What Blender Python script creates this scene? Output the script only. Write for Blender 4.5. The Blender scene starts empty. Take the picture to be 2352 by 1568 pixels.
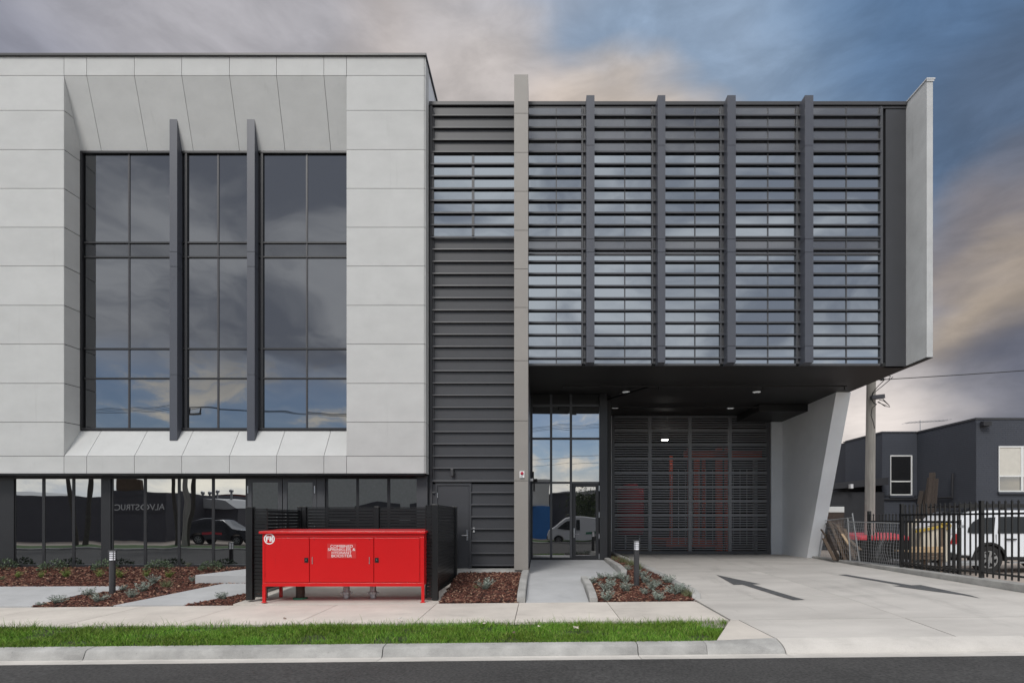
import bpy, bmesh, math, random
import numpy as np
from mathutils import Vector, Matrix, noise as mnoise
random.seed(7); RNG = np.random.default_rng(7)
PI = math.pi
SC = bpy.context.scene
COL = SC.collection

# ------------------------------------------------------------------ camera, world, sun, exposure
F, CX, CY, CAMH = 1300.0, 1240.0, 1193.0, 1.6       # focal length and principal point in units of a 2352 wide frame
cam = bpy.data.cameras.new('camera'); cam.sensor_width = 36.0
cam.lens = F/2352*36; cam.shift_x = -(CX-1176)/2352; cam.shift_y = (CY-784)/2352
cam.clip_start = .1; cam.clip_end = 2000
camo = bpy.data.objects.new('camera', cam); COL.objects.link(camo)
camo.location = (0, 0, CAMH); camo.rotation_euler = (PI/2, 0, 0); SC.camera = camo

SUN_TO = Vector((-.28, -.69, .70)).normalized()
sl = bpy.data.lights.new('sun', 'SUN'); sl.energy = 1.5; sl.angle = math.radians(18); sl.color = (1, .965, .92)
so = bpy.data.objects.new('sun', sl); COL.objects.link(so)
so.rotation_euler = (-SUN_TO).to_track_quat('-Z', 'Y').to_euler()

SC.view_settings.view_transform = 'Standard'; SC.view_settings.look = 'None'
SC.view_settings.exposure = 0.32; SC.view_settings.gamma = 1.0
SC.view_settings.use_curve_mapping = False
SC.cycles.use_denoising = True
SC.cycles.max_bounces = 8; SC.cycles.diffuse_bounces = 4; SC.cycles.glossy_bounces = 4
SC.cycles.transparent_max_bounces = 12
SC.cycles.sample_clamp_indirect = 6

def dir_px(px, py):
    return Vector(((px-CX)/F, 1, (CY-py)/F)).normalized()

def build_world():
    w = bpy.data.worlds.new('World'); SC.world = w; w.use_nodes = True
    nt = w.node_tree; nt.nodes.clear(); N = nt.nodes; L = nt.links
    def node(t, **k):
        n = N.new(t)
        for a, b in k.items(): setattr(n, a, b)
        return n
    def vm(op, a, b=None):
        n = node('ShaderNodeVectorMath', operation=op)
        for i, v in enumerate((a, b)):
            if v is None: continue
            if isinstance(v, (tuple, Vector)): n.inputs[i].default_value = tuple(v)
            else: L.new(v, n.inputs[i])
        return n.outputs['Value'] if op == 'DOT_PRODUCT' else n.outputs[0]
    def mr(v, a, b, c=0., d=1.):
        n = node('ShaderNodeMapRange', interpolation_type='SMOOTHSTEP')
        L.new(v, n.inputs[0]); n.inputs[1].default_value = a; n.inputs[2].default_value = b
        n.inputs[3].default_value = c; n.inputs[4].default_value = d
        return n.outputs[0]
    def ma(op, a, b):
        n = node('ShaderNodeMath', operation=op)
        for i, v in enumerate((a, b)):
            if isinstance(v, (int, float)): n.inputs[i].default_value = v
            else: L.new(v, n.inputs[i])
        return n.outputs[0]
    def mix(f, a, b):
        n = node('ShaderNodeMix', data_type='RGBA')
        if isinstance(f, float): n.inputs[0].default_value = f
        else: L.new(f, n.inputs[0])
        for i, v in ((6, a), (7, b)):
            if isinstance(v, tuple): n.inputs[i].default_value = v + (1,)
            else: L.new(v, n.inputs[i])
        return n.outputs[2]
    tc = node('ShaderNodeTexCoord'); D = tc.outputs['Generated']
    sep = node('ShaderNodeSeparateXYZ'); L.new(D, sep.inputs[0])
    mp = node('ShaderNodeMapping'); L.new(D, mp.inputs[0]); mp.inputs['Scale'].default_value = (1, 1, 2.6)
    def nz(scale, detail=6, rough=.55, off=(0, 0, 0), dist=0.):
        m2 = node('ShaderNodeMapping'); L.new(mp.outputs[0], m2.inputs[0]); m2.inputs['Location'].default_value = off
        n = node('ShaderNodeTexNoise'); L.new(m2.outputs[0], n.inputs['Vector'])
        n.inputs['Scale'].default_value = scale; n.inputs['Detail'].default_value = detail
        n.inputs['Roughness'].default_value = rough; n.inputs['Distortion'].default_value = dist
        return n
    warp = nz(2.2, 4, .5)
    wv = vm('SUBTRACT', warp.outputs['Color'], (.5, .5, .5))
    sc = node('ShaderNodeVectorMath', operation='SCALE'); L.new(wv, sc.inputs[0]); sc.inputs['Scale'].default_value = .30
    Dp = vm('NORMALIZE', vm('ADD', D, sc.outputs[0]))
    def blob(c, px, py, r0, r1, col, amt=1.0):
        d = vm('DOT_PRODUCT', Dp, dir_px(px, py))
        f = mr(d, math.cos(math.radians(r1)), math.cos(math.radians(r0)), 0, amt)
        return mix(f, c, col)
    # clouds in front of the camera
    c = (.265, .268, .302)
    c = blob(c, 0, 0, 4, 20, (.235, .24, .285))
    c = blob(c, 650, 60, 3, 17, (.34, .33, .35))
    c = blob(c, 1080, 190, 2, 12, (.45, .405, .385))
    c = blob(c, 1830, 40, 4, 18, (.175, .275, .425))
    c = blob(c, 1250, 20, 2, 12, (.33, .35, .405), .95)
    c = blob(c, 1580, 30, 4, 14, (.235, .31, .42))
    c = blob(c, 1110, 210, 1, 9, (.44, .405, .39))
    c = blob(c, 1330, 255, 1, 6, (.49, .425, .38))
    c = blob(c, 1470, 255, 1, 7, (.49, .425, .37))
    c = blob(c, 2080, 190, 3, 13, (.15, .22, .325))
    c = blob(c, 2330, 40, 3, 14, (.085, .15, .26))
    c = blob(c, 2330, 310, 3, 12, (.085, .125, .195))
    c = blob(c, 2300, 500, 2, 8, (.15, .155, .185))
    c = blob(c, 2190, 590, 1, 7, (.20, .175, .17), .7)
    c = blob(c, 2300, 660, 1, 6, (.155, .15, .165), .8)
    c = blob(c, 2230, 780, 2, 8, (.365, .298, .228), .95)
    c = blob(c, 2330, 720, 1, 4, (.34, .275, .20), .7)
    c = blob(c, 2320, 910, 5, 10, (.118, .12, .148))
    c = blob(c, 2090, 980, 1, 8, (.235, .225, .24))
    c = blob(c, 1950, 1050, 1, 10, (.62, .56, .52))
    st = nz(7, 7, .6, (3, 1, 0), .4)
    stf = mr(st.outputs[0], .3, .75, .82, 1.16)
    hsv = node('ShaderNodeHueSaturation'); L.new(c, hsv.inputs['Color']); L.new(stf, hsv.inputs['Value'])
    front = hsv.outputs[0]
    # clouds behind the camera: heavy grey overhead, broken and bright towards the horizon
    n1 = nz(3.4, 8, .56, (5.2, 2.1, 1.0), .6)
    n2 = nz(5.5, 8, .6, (1.2, 7.1, 4.0), .3)
    tone = mix(mr(n1.outputs[0], .36, .64), (.31, .335, .40), (.74, .76, .80))
    low = mix(mr(n2.outputs[0], .36, .64), (.50, .53, .60), (1.25, 1.17, 1.03))
    low = mix(mr(sep.outputs['Z'], .10, .03), low, mix(mr(n2.outputs[0], .36, .64), (.85, .88, .92), (1.7, 1.58, 1.35)))
    el = mr(sep.outputs['Z'], .15, .27)
    back = mix(el, low, tone)
    zen = mr(sep.outputs['Z'], .66, .86)
    fb = mr(sep.outputs['Y'], .12, -.12)
    allc = mix(fb, front, back)
    allc = mix(zen, allc, mix(mr(n1.outputs[0], .35, .65), (.75, .77, .82), (1.2, 1.2, 1.2)))
    # how closed the cloud is: gaps let the blue sky through
    gaplow = mr(n2.outputs[0], .49, .60, .28, 1.)
    gapb = mix(mr(sep.outputs['Z'], .19, .27), gaplow, (1., 1., 1.))
    gapb = mix(mr(sep.outputs['Z'], .05, .11), (1., 1., 1.), gapb)
    cover = mix(fb, (.97, .97, .97), gapb)
    sky = node('ShaderNodeTexSky', sky_type='NISHITA'); sky.sun_disc = False
    sky.dust_density = .15; sky.ozone_density = 4.5; sky.air_density = .9
    sky.sun_elevation = math.asin(SUN_TO.z); sky.sun_rotation = math.atan2(SUN_TO.x, SUN_TO.y)
    b1 = node('ShaderNodeBackground'); L.new(sky.outputs[0], b1.inputs[0]); b1.inputs[1].default_value = .10
    b2 = node('ShaderNodeBackground'); L.new(allc, b2.inputs[0]); b2.inputs[1].default_value = 1.0
    ms = node('ShaderNodeMixShader'); L.new(cover, ms.inputs[0]); L.new(b1.outputs[0], ms.inputs[1]); L.new(b2.outputs[0], ms.inputs[2])
    out = node('ShaderNodeOutputWorld'); L.new(ms.outputs[0], out.inputs[0])
build_world()

# ------------------------------------------------------------------ measuring: picture units at a known depth Y -> metres
def X(px, Y): return (px-CX)*Y/F
def Z(py, Y): return CAMH-(py-CY)*Y/F
def T(x): return .0093*max(-14., min(14., x))          # the street falls to the left
def lerp(a, b, t): return a+(b-a)*t
def itp(v, xs, ys): return float(np.interp(v, xs, ys))
def onground(px, py, zf):                              # the point of the ground zf(x, y) seen at that place
    Y = 11.
    for _ in range(40):
        x = X(px, Y); Yn = F*(CAMH-zf(x, Y))/(py-CY); Y += .6*(Yn-Y)
    return (X(px, Y), Y)

# ------------------------------------------------------------------ materials
MAT = {}
def M(name, col, rough=.6, var=.10, scale=3., bump=0., bscale=60., metal=0., coat=0., stretch=(1, 1, 1), col2=None,
      island=False, emit=0., spec=.5, jitter=.0, fine=.0, detail=6, stain=None, patch=0.):
    m = bpy.data.materials.new(name); m.use_nodes = True; nt = m.node_tree; N = nt.nodes; L = nt.links
    b = N['Principled BSDF']; b.inputs['Roughness'].default_value = rough; b.inputs['Metallic'].default_value = metal
    b.inputs['Coat Weight'].default_value = coat; b.inputs['Coat Roughness'].default_value = .12
    b.inputs['Specular IOR Level'].default_value = spec
    tc = N.new('ShaderNodeTexCoord'); oi = N.new('ShaderNodeObjectInfo')
    add = N.new('ShaderNodeVectorMath'); add.operation = 'MULTIPLY_ADD'
    add.inputs[1].default_value = stretch
    sc = N.new('ShaderNodeMath'); sc.operation = 'MULTIPLY'; sc.inputs[1].default_value = 37.
    L.new(oi.outputs['Random'], sc.inputs[0]); L.new(tc.outputs['Object'], add.inputs[0]); L.new(sc.outputs[0], add.inputs[2])
    nz = N.new('ShaderNodeTexNoise'); nz.inputs['Scale'].default_value = scale; nz.inputs['Detail'].default_value = detail
    nz.inputs['Roughness'].default_value = .62
    L.new(add.outputs[0], nz.inputs['Vector'])
    rp = N.new('ShaderNodeValToRGB')
    lo = tuple(c*(1-var) for c in col); hi = tuple(c*(1+var) for c in (col2 or col))
    rp.color_ramp.elements[0].position = .3; rp.color_ramp.elements[1].position = .7
    rp.color_ramp.elements[0].color = lo+(1,); rp.color_ramp.elements[1].color = hi+(1,)
    if island:
        ge = N.new('ShaderNodeNewGeometry'); L.new(ge.outputs['Random Per Island'], rp.inputs[0])
        rp.color_ramp.elements[0].position = 0; rp.color_ramp.elements[1].position = 1
    else:
        L.new(nz.outputs[0], rp.inputs[0])
    cout = rp.outputs[0]
    if fine > 0:
        n3 = N.new('ShaderNodeTexNoise'); n3.inputs['Scale'].default_value = bscale; n3.inputs['Detail'].default_value = 3
        L.new(tc.outputs['Object'], n3.inputs['Vector'])
        mr = N.new('ShaderNodeMapRange'); mr.inputs[1].default_value = .3; mr.inputs[2].default_value = .7
        mr.inputs[3].default_value = 1-fine; mr.inputs[4].default_value = 1+fine; L.new(n3.outputs[0], mr.inputs[0])
        hs = N.new('ShaderNodeHueSaturation'); L.new(cout, hs.inputs['Color']); L.new(mr.outputs[0], hs.inputs['Value']); cout = hs.outputs[0]
    if jitter > 0:
        mr = N.new('ShaderNodeMapRange'); L.new(oi.outputs['Random'], mr.inputs[0])
        mr.inputs[3].default_value = 1-jitter; mr.inputs[4].default_value = 1+jitter
        hs = N.new('ShaderNodeHueSaturation'); L.new(cout, hs.inputs['Color']); L.new(mr.outputs[0], hs.inputs['Value']); cout = hs.outputs[0]
    if patch > 0:                                          # broad patches of tone across a surface
        n4 = N.new('ShaderNodeTexNoise'); n4.inputs['Scale'].default_value = 1.1; n4.inputs['Detail'].default_value = 5
        L.new(tc.outputs['Object'], n4.inputs['Vector'])
        mr = N.new('ShaderNodeMapRange'); mr.inputs[1].default_value = .35; mr.inputs[2].default_value = .65
        mr.inputs[3].default_value = 1-patch; mr.inputs[4].default_value = 1+patch; L.new(n4.outputs[0], mr.inputs[0])
        m5 = N.new('ShaderNodeMapRange'); m5.inputs[1].default_value = .3; m5.inputs[2].default_value = .7
        m5.inputs[3].default_value = .485; m5.inputs[4].default_value = .51; L.new(n4.outputs[0], m5.inputs[0])
        hs = N.new('ShaderNodeHueSaturation'); L.new(cout, hs.inputs['Color']); L.new(mr.outputs[0], hs.inputs['Value'])
        if island: L.new(m5.outputs[0], hs.inputs['Hue'])
        cout = hs.outputs[0]
    if stain:                                              # (scale, stretch, threshold, amount): marks, drips and dirt of their own shape
        for ssc, sst, th, am in stain:
            ms = N.new('ShaderNodeMapping'); ms.inputs['Scale'].default_value = sst; L.new(add.outputs[0] if stretch == (1, 1, 1) else tc.outputs['Object'], ms.inputs[0])
            n4 = N.new('ShaderNodeTexNoise'); n4.inputs['Scale'].default_value = ssc; n4.inputs['Detail'].default_value = 8; n4.inputs['Roughness'].default_value = .65
            L.new(ms.outputs[0], n4.inputs['Vector'])
            mr = N.new('ShaderNodeMapRange'); mr.interpolation_type = 'SMOOTHSTEP'; mr.inputs[1].default_value = th; mr.inputs[2].default_value = th+.12
            mr.inputs[3].default_value = 1; mr.inputs[4].default_value = 1-am; L.new(n4.outputs[0], mr.inputs[0])
            hs = N.new('ShaderNodeHueSaturation'); L.new(cout, hs.inputs['Color']); L.new(mr.outputs[0], hs.inputs['Value']); cout = hs.outputs[0]
    L.new(cout, b.inputs['Base Color'])
    if emit > 0:
        b.inputs['Emission Strength'].default_value = emit; b.inputs['Emission Color'].default_value = col+(1,)
    if bump > 0:
        n2 = N.new('ShaderNodeTexNoise'); n2.inputs['Scale'].default_value = bscale; n2.inputs['Detail'].default_value = 4
        L.new(add.outputs[0], n2.inputs['Vector'])
        bp = N.new('ShaderNodeBump'); bp.inputs['Strength'].default_value = bump; bp.inputs['Distance'].default_value = .01
        L.new(n2.outputs[0], bp.inputs['Height']); L.new(bp.outputs[0], b.inputs['Normal'])
    MAT[name] = m
    return m

def glass(name, dark, refl, tint=(1, 1, 1), wav=.012):
    m = bpy.data.materials.new(name); m.use_nodes = True; nt = m.node_tree; N = nt.nodes; L = nt.links
    for n in list(N):
        if n.type == 'BSDF_PRINCIPLED': N.remove(n)
    out = [n for n in N if n.type == 'OUTPUT_MATERIAL'][0]
    d = N.new('ShaderNodeBsdfDiffuse'); d.inputs[0].default_value = dark+(1,)
    g = N.new('ShaderNodeBsdfGlossy'); g.inputs['Color'].default_value = tint+(1,); g.inputs['Roughness'].default_value = 0.0
    mx = N.new('ShaderNodeMixShader')
    fr = N.new('ShaderNodeLayerWeight'); fr.inputs[0].default_value = .25
    mr = N.new('ShaderNodeMapRange'); mr.inputs[3].default_value = refl; mr.inputs[4].default_value = min(1, refl+.55)
    L.new(fr.outputs['Fresnel'], mr.inputs[0]); L.new(mr.outputs[0], mx.inputs[0])
    L.new(d.outputs[0], mx.inputs[1]); L.new(g.outputs[0], mx.inputs[2]); L.new(mx.outputs[0], out.inputs[0])
    tc = N.new('ShaderNodeTexCoord'); oi = N.new('ShaderNodeObjectInfo')
    av = N.new('ShaderNodeVectorMath'); av.operation = 'ADD'
    sc = N.new('ShaderNodeMath'); sc.operation = 'MULTIPLY'; sc.inputs[1].default_value = 19.
    L.new(oi.outputs['Random'], sc.inputs[0]); L.new(tc.outputs['Object'], av.inputs[0]); L.new(sc.outputs[0], av.inputs[1])
    n2 = N.new('ShaderNodeTexNoise'); n2.inputs['Scale'].default_value = .9; n2.inputs['Detail'].default_value = 1
    L.new(av.outputs[0], n2.inputs['Vector'])
    bp = N.new('ShaderNodeBump'); bp.inputs['Strength'].default_value = 1.; bp.inputs['Distance'].default_value = wav
    L.new(n2.outputs[0], bp.inputs['Height']); L.new(bp.outputs[0], g.inputs['Normal'])
    MAT[name] = m
    return m

M('cement', (.52, .525, .515), .72, .055, 1.6, .05, 90, stretch=(1, 1, 1.6), jitter=.03, fine=.02, stain=[(1.4, (3, 3, .22), .60, .07), (2.2, (1, 1, 1), .62, .05)])
M('backing', (.018, .018, .02), .8)
M('charcoal', (.048, .0495, .055), .42, .06, 2., .02, 120, jitter=.03)
M('finmetal', (.070, .076, .094), .40, .05, 1.5, jitter=.02)
M('louvremetal', (.065, .068, .078), .40, .05, 2., jitter=.05)
M('darkframe', (.022, .0225, .025), .38, .08, 3.)
M('doormetal', (.165, .168, .176), .4, .06, 2., metal=.2)
M('greyframe', (.07, .072, .078), .4, .05, 3.)
M('mullion', (.05, .05, .056), .4, .05)
M('tan', (.275, .258, .238), .45, .04, 1.5, jitter=.025)
M('coping', (.05, .05, .053), .4, .05)
M('palemetal', (.62, .63, .64), .4, .05)
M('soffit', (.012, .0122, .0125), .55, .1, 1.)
M('precast', (.50, .51, .51), .78, .13, 1.3, .12, 30, fine=.03, detail=9, stain=[(1.2, (3, 3, .3), .57, .12), (5, (1, 1, 1), .66, .12)])
M('greywall', (.81, .83, .85), .7, .05, 1., .05, 50)
M('whitepaint', (.62, .64, .66), .6, .04)
M('footpath', (.57, .527, .475), .85, .13, 1.1, .25, 120, fine=.06, jitter=.04, detail=10, stain=[(.9, (1, 2, 1), .58, .12), (26, (1, 1, 1), .71, .35)])
M('driveconc', (.49, .466, .435), .82, .14, .8, .2, 110, fine=.05, jitter=.03, stretch=(.6, 1.6, 1), detail=11, stain=[(.8, (1.6, .35, 1), .55, .15), (2.6, (.5, 2.5, 1), .63, .13), (1.6, (4, .25, 1), .60, .12), (24, (1, 1, 1), .72, .4)])
M('gutterconc', (.52, .495, .46), .85, .14, 1.5, .25, 90, fine=.06, detail=9, stain=[(2.2, (.5, 3, 1), .57, .22), (20, (1, 1, 1), .70, .35)])
M('kerbconc', (.36, .355, .34), .85, .25, 2.2, .3, 90, fine=.08, detail=10, stain=[(1.6, (1, 1, 2.5), .52, .15), (9, (1.5, 1, .6), .63, .35)])
M('rampconc', (.42, .425, .43), .85, .11, 1.2, .2, 100, fine=.05, detail=9, stain=[(1.1, (1, 1, 1), .57, .10), (22, (1, 1, 1), .72, .3)])
M('asphalt', (.043, .042, .0415), .9, .22, .9, .9, 30, fine=.5, stain=[(.7, (.4, 2, 1), .57, .18), (1.5, (1, 1, 1), .63, .2)])
M('oldconc', (.34, .29, .25), .88, .15, 1.2, .3, 90, fine=.08)
M('soil', (.06, .035, .025), .95, .3, 8, .8, 60)
M('turfsoil', (.035, .045, .018), .95, .3, 8, .8, 60)
M('chip', (.16, .055, .036), .85, 0, island=True)
r = MAT['chip'].node_tree.nodes['Color Ramp'].color_ramp
r.elements[0].color = (.018, .009, .007, 1); r.elements[1].color = (.42, .27, .18, 1)
for p, c in ((.3, (.065, .022, .015, 1)), (.62, (.14, .048, .031, 1)), (.85, (.20, .085, .058, 1))):
    e = r.elements.new(p); e.color = c
M('grass', (.06, .14, .02), .6, 0, island=True, spec=.25, patch=.22)
r = MAT['grass'].node_tree.nodes['Color Ramp'].color_ramp
r.elements[0].color = (.045, .12, .012, 1); r.elements[1].color = (.36, .33, .12, 1)
for p, c in ((.5, (.125, .275, .020, 1)), (.88, (.19, .31, .045, 1)), (.97, (.22, .27, .07, 1))):
    e = r.elements.new(p); e.color = c
def leafmat(n, a, b):
    M(n, a, .55, 0, island=True, spec=.3)
    r = MAT[n].node_tree.nodes['Color Ramp'].color_ramp
    r.elements[0].color = a+(1,); r.elements[1].color = b+(1,)
leafmat('silverleaf', (.11, .145, .12), (.40, .44, .385))
leafmat('darkleaf', (.035, .06, .028), (.15, .20, .12))
leafmat('limeleaf', (.09, .15, .03), (.27, .32, .09))
leafmat('tuftleaf', (.07, .10, .04), (.25, .25, .14))
leafmat('treeleaf', (.02, .04, .012), (.09, .13, .04))
M('stem', (.10, .07, .05), .9)
M('red', (.60, .008, .010), .34, .05, .8, coat=.3, spec=.4, stain=[(2., (2.5, 2.5, .5), .60, .10)])
M('redsign', (.57, .026, .027), .5, .03)
M('whiteprint', (.82, .82, .82), .5, .02)
M('blackpaint', (.013, .0135, .0145), .32, .1, 2., jitter=.08)
M('steel', (.55, .55, .55), .3, .05, metal=1.)
M('galv', (.40, .41, .42), .45, .12, 12., metal=.7)
M('blackplastic', (.012, .012, .012), .5)
M('greenpaint', (.03, .22, .12), .5)
M('rustpipe', (.05, .035, .028), .7, .3, 6.)
M('lamp', (.95, .95, 1.0), .4, 0, emit=.3)
M('garlamp', (1., .97, .9), .4, 0, emit=60.)
M('lens', (.8, .82, .82), .2, .02, emit=.12)
M('arrow', (.085, .087, .09), .8, .25, 6., fine=.3, bscale=45)
M('alarmred', (.45, .02, .05), .25, .05)
M('brick', (.050, .056, .071), .72, .08, .5)
M('brickjoint', (.034, .038, .049), .9, .1)
M('shedmetal', (.020, .021, .025), .6, .1)
M('winwhite', (.72, .73, .72), .5, .03)
M('blind', (.60, .58, .52), .7, .05, 5.)
M('timber', (.018, .012, .009), .9, .4, 6., .5, 40, stretch=(8, 8, .6), jitter=.35, col2=(.038, .028, .022))
M('rawtimber', (.12, .085, .06), .85, .25, 6., .3, 40, stretch=(1, 6, 6), jitter=.25)
M('paletimber', (.46, .33, .20), .8, .15, 6., stretch=(1, 6, 6), jitter=.1)
M('pole', (.40, .375, .335), .9, .25, 4., .5, 30, stretch=(5, 5, .25))
M('cable', (.012, .012, .012), .6)
M('carwhite', (.74, .76, .78), .25, .01, coat=.5)
M('cardark', (.012, .014, .018), .2, .01, coat=.5)
M('carglass', (.012, .014, .014), .05, .02)
M('tyre', (.018, .018, .018), .85, .1)
M('alloy', (.35, .36, .37), .3, .05, metal=.9)
M('taillight', (.33, .008, .012), .15, .05)
M('binred', (.62, .05, .07), .4, .05)
M('cream', (.56, .51, .42), .75, .06, 4.)
M('yellow', (.48, .34, .06), .5, .1, 4.)
M('orange', (.62, .075, .02), .5, .08)
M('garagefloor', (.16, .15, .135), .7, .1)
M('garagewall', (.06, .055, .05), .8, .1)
M('factory', (.085, .085, .098), .7, .08, 1.)
M('paintedbrick', (.64, .65, .64), .85, .1, 6., .4, 30)
M('bluepaint', (.05, .22, .60), .6, .06)
M('roofsheet', (.40, .41, .42), .5, .08, 2.)
M('redbrick', (.20, .055, .04), .85, .15, 5.)
M('verge', (.05, .10, .025), .9, .3, 3., .8, 50)
M('bark', (.10, .088, .075), .9, .25, 6., .6, 30)
glass('glass', (.005, .0055, .0065), .19, (.95, .97, 1.0), .006)
glass('glassground', (.004, .004, .005), .37, (.95, .98, 1.0), .003)
glass('glassentry', (.012, .013, .014), .36, (1, 1, 1), .004)
glass('spandrel', (.022, .023, .026), .11, (.95, .97, 1), .006)
glass('spandrelbox', (.055, .057, .063), .17, (.95, .97, 1), .006)
glass('glassbox', (.008, .0095, .012), .41, (.88, .95, 1.0), .006)
glass('glasshouse', (.008, .008, .008), .18, wav=.001)

# ------------------------------------------------------------------ mesh helpers
BASE = {}
class MB:
    def __init__(s): s.v = []; s.f = []
    def poly(s, pts): 
        n = len(s.v); s.v += [tuple(p) for p in pts]; s.f.append(tuple(range(n, n+len(pts)))); return s
    def box(s, x0, x1, y0, y1, z0, z1):
        if x0 > x1: x0, x1 = x1, x0
        if y0 > y1: y0, y1 = y1, y0
        if z0 > z1: z0, z1 = z1, z0
        n = len(s.v)
        s.v += [(x0,y0,z0),(x1,y0,z0),(x1,y1,z0),(x0,y1,z0),(x0,y0,z1),(x1,y0,z1),(x1,y1,z1),(x0,y1,z1)]
        s.f += [tuple(n+i for i in q) for q in ((3,2,1,0),(4,5,6,7),(0,1,5,4),(1,2,6,5),(2,3,7,6),(3,0,4,7))]
        return s
    def loft(s, rings, cap=True, closed=True):
        n = len(s.v); k = len(rings[0])
        for r in rings: s.v += [tuple(p) for p in r]
        for i in range(len(rings)-1):
            for j in range(k if closed else k-1):
                a = n+i*k+j; b = n+i*k+(j+1) % k
                s.f.append((a, b, b+k, a+k))
        if cap:
            s.f.append(tuple(n+j for j in reversed(range(k)))); s.f.append(tuple(n+(len(rings)-1)*k+j for j in range(k)))
        return s
    def prism(s, pts, vec):                               # polygon pts extruded along vec
        return s.loft([pts, [tuple(Vector(p)+Vector(vec)) for p in pts]])
    def tube(s, pts, r, n=8, r1=None):
        pts = [Vector(p) for p in pts]; rings = []; m = len(pts); u = None
        for i, p in enumerate(pts):
            d = (pts[min(i+1, m-1)]-pts[max(i-1, 0)]).normalized()
            if u is None: u = d.orthogonal().normalized()
            u = (u-d*u.dot(d)).normalized(); w = d.cross(u)
            rr = r if r1 is None else lerp(r, r1, i/(m-1))
            rings.append([tuple(p+(u*math.cos(2*PI*j/n)+w*math.sin(2*PI*j/n))*rr) for j in range(n)])
        return s.loft(rings)
    def lathe(s, c, prof, n=24, axis='z'):                # prof: (radius, height)
        rings = []
        for r, h in prof:
            rg = []
            for j in range(n):
                a = 2*PI*j/n; p = (r*math.cos(a), r*math.sin(a), h)
                if axis == 'y': p = (p[0], -p[2], p[1])
                if axis == '-y': p = (-p[0], p[2], p[1])
                if axis == 'x': p = (p[2], p[0], p[1])
                rg.append(tuple(Vector(c)+Vector(p)))
            rings.append(rg)
        return s.loft(rings, cap=not (prof[0] == prof[-1] and prof[0][0] > 0))
    def beam(s, a, b, w, t):                              # rectangular bar from a to b
        a = Vector(a); b = Vector(b); d = (b-a).normalized(); u = d.orthogonal().normalized() if abs(d.z) > .99 else d.cross(Vector((0,0,1))).normalized()
        q = d.cross(u)
        ring = lambda p: [tuple(p+u*i*w/2+q*j*t/2) for i, j in ((-1,-1),(1,-1),(1,1),(-1,1))]
        return s.loft([ring(a), ring(b)])
    def mesh(s, name, off=(0, 0, 0)):
        me = bpy.data.meshes.new(name); o = Vector(off)
        me.from_pydata([tuple(Vector(p)-o) for p in s.v], [], s.f)
        bm = bmesh.new(); bm.from_mesh(me); bmesh.ops.recalc_face_normals(bm, faces=bm.faces); bm.to_mesh(me); bm.free()
        return me

def fastmesh(name, V, Q):
    me = bpy.data.meshes.new(name); V = np.asarray(V, np.float32); Q = np.asarray(Q, np.int32)
    me.vertices.add(len(V)); me.vertices.foreach_set('co', V.ravel())
    me.loops.add(Q.size); me.loops.foreach_set('vertex_index', Q.ravel())
    me.polygons.add(len(Q)); me.polygons.foreach_set('loop_start', np.arange(0, Q.size, Q.shape[1], dtype=np.int32))
    me.update(calc_edges=True); me.validate(); me.shade_flat(); return me

def tag(o, label=None, cat=None, group=None, kind=None):
    for k, v in (('label', label), ('category', cat), ('group', group), ('kind', kind)):
        if v: o[k] = v
    return o
def link(name, data, parent=None, mat=None, base=(0, 0, 0), smooth=False, bevel=0., seg=2):
    o = bpy.data.objects.new(name, data); COL.objects.link(o); o.parent = parent
    if mat and data and not data.materials: data.materials.append(MAT[mat])
    if smooth:
        data.polygons.foreach_set('use_smooth', [True]*len(data.polygons))
        try: data.set_sharp_from_angle(angle=math.radians(38))
        except Exception: pass
    if bevel:
        b = o.modifiers.new('bevel', 'BEVEL'); b.width = bevel; b.segments = seg; b.limit_method = 'ANGLE'; b.angle_limit = math.radians(35)
        b.harden_normals = False
    BASE[o.name] = Vector(base)
    return o
def thing(name, label, cat, loc=(0, 0, 0), group=None, kind=None):
    o = link(name, None, base=loc); o.location = loc; o.empty_display_size = .2
    return tag(o, label, cat, group, kind)
def part(name, mb, mat, parent=None, smooth=False, bevel=0., seg=2, stuff=False):
    base = BASE[parent.name] if parent else Vector((0, 0, 0))
    me = mb.mesh(name, base) if isinstance(mb, MB) else mb
    o = link(name, me, parent, mat, base, smooth, bevel, seg)
    if stuff: o['kind'] = 'stuff'
    return o
def struct(name, mb, mat, smooth=False, bevel=0.):
    o = part(name, mb, mat, None, smooth, bevel); o['kind'] = 'structure'; return o
def put(name, me, parent, at, mat=None):                  # a repeat sharing mesh data, placed at a world point
    o = link(name, me, parent, mat, at); o.location = Vector(at)-(BASE[parent.name] if parent else Vector((0,0,0))); return o
def copy_tree(o, parent=None):
    c = o.copy(); COL.objects.link(c); c.parent = parent; BASE[c.name] = BASE[o.name].copy()
    for ch in list(o.children): copy_tree(ch, c)
    return c
def text_mesh(body, size, extr=.002, align='CENTER', spacing=1., bold=0., line=1.):
    cu = bpy.data.curves.new('lettering', 'FONT'); cu.body = body; cu.size = size; cu.extrude = extr
    cu.align_x = align; cu.align_y = 'CENTER'; cu.space_character = spacing; cu.offset = bold; cu.space_line = line; cu.resolution_u = 4
    o = bpy.data.objects.new('lettering', cu); COL.objects.link(o)
    dg = bpy.context.evaluated_depsgraph_get(); me = bpy.data.meshes.new_from_object(o.evaluated_get(dg))
    bpy.data.objects.remove(o); bpy.data.curves.remove(cu); return me
def text(name, body, size, at, mat, parent, rz=0., **k):
    me = text_mesh(body, size, **k); me.transform(Matrix.Translation(Vector(at)-BASE[parent.name]) @ Matrix.Rotation(rz, 4, 'Z') @ Matrix.Rotation(PI/2, 4, 'X'))
    return link(name, me, parent, mat, BASE[parent.name])

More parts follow.
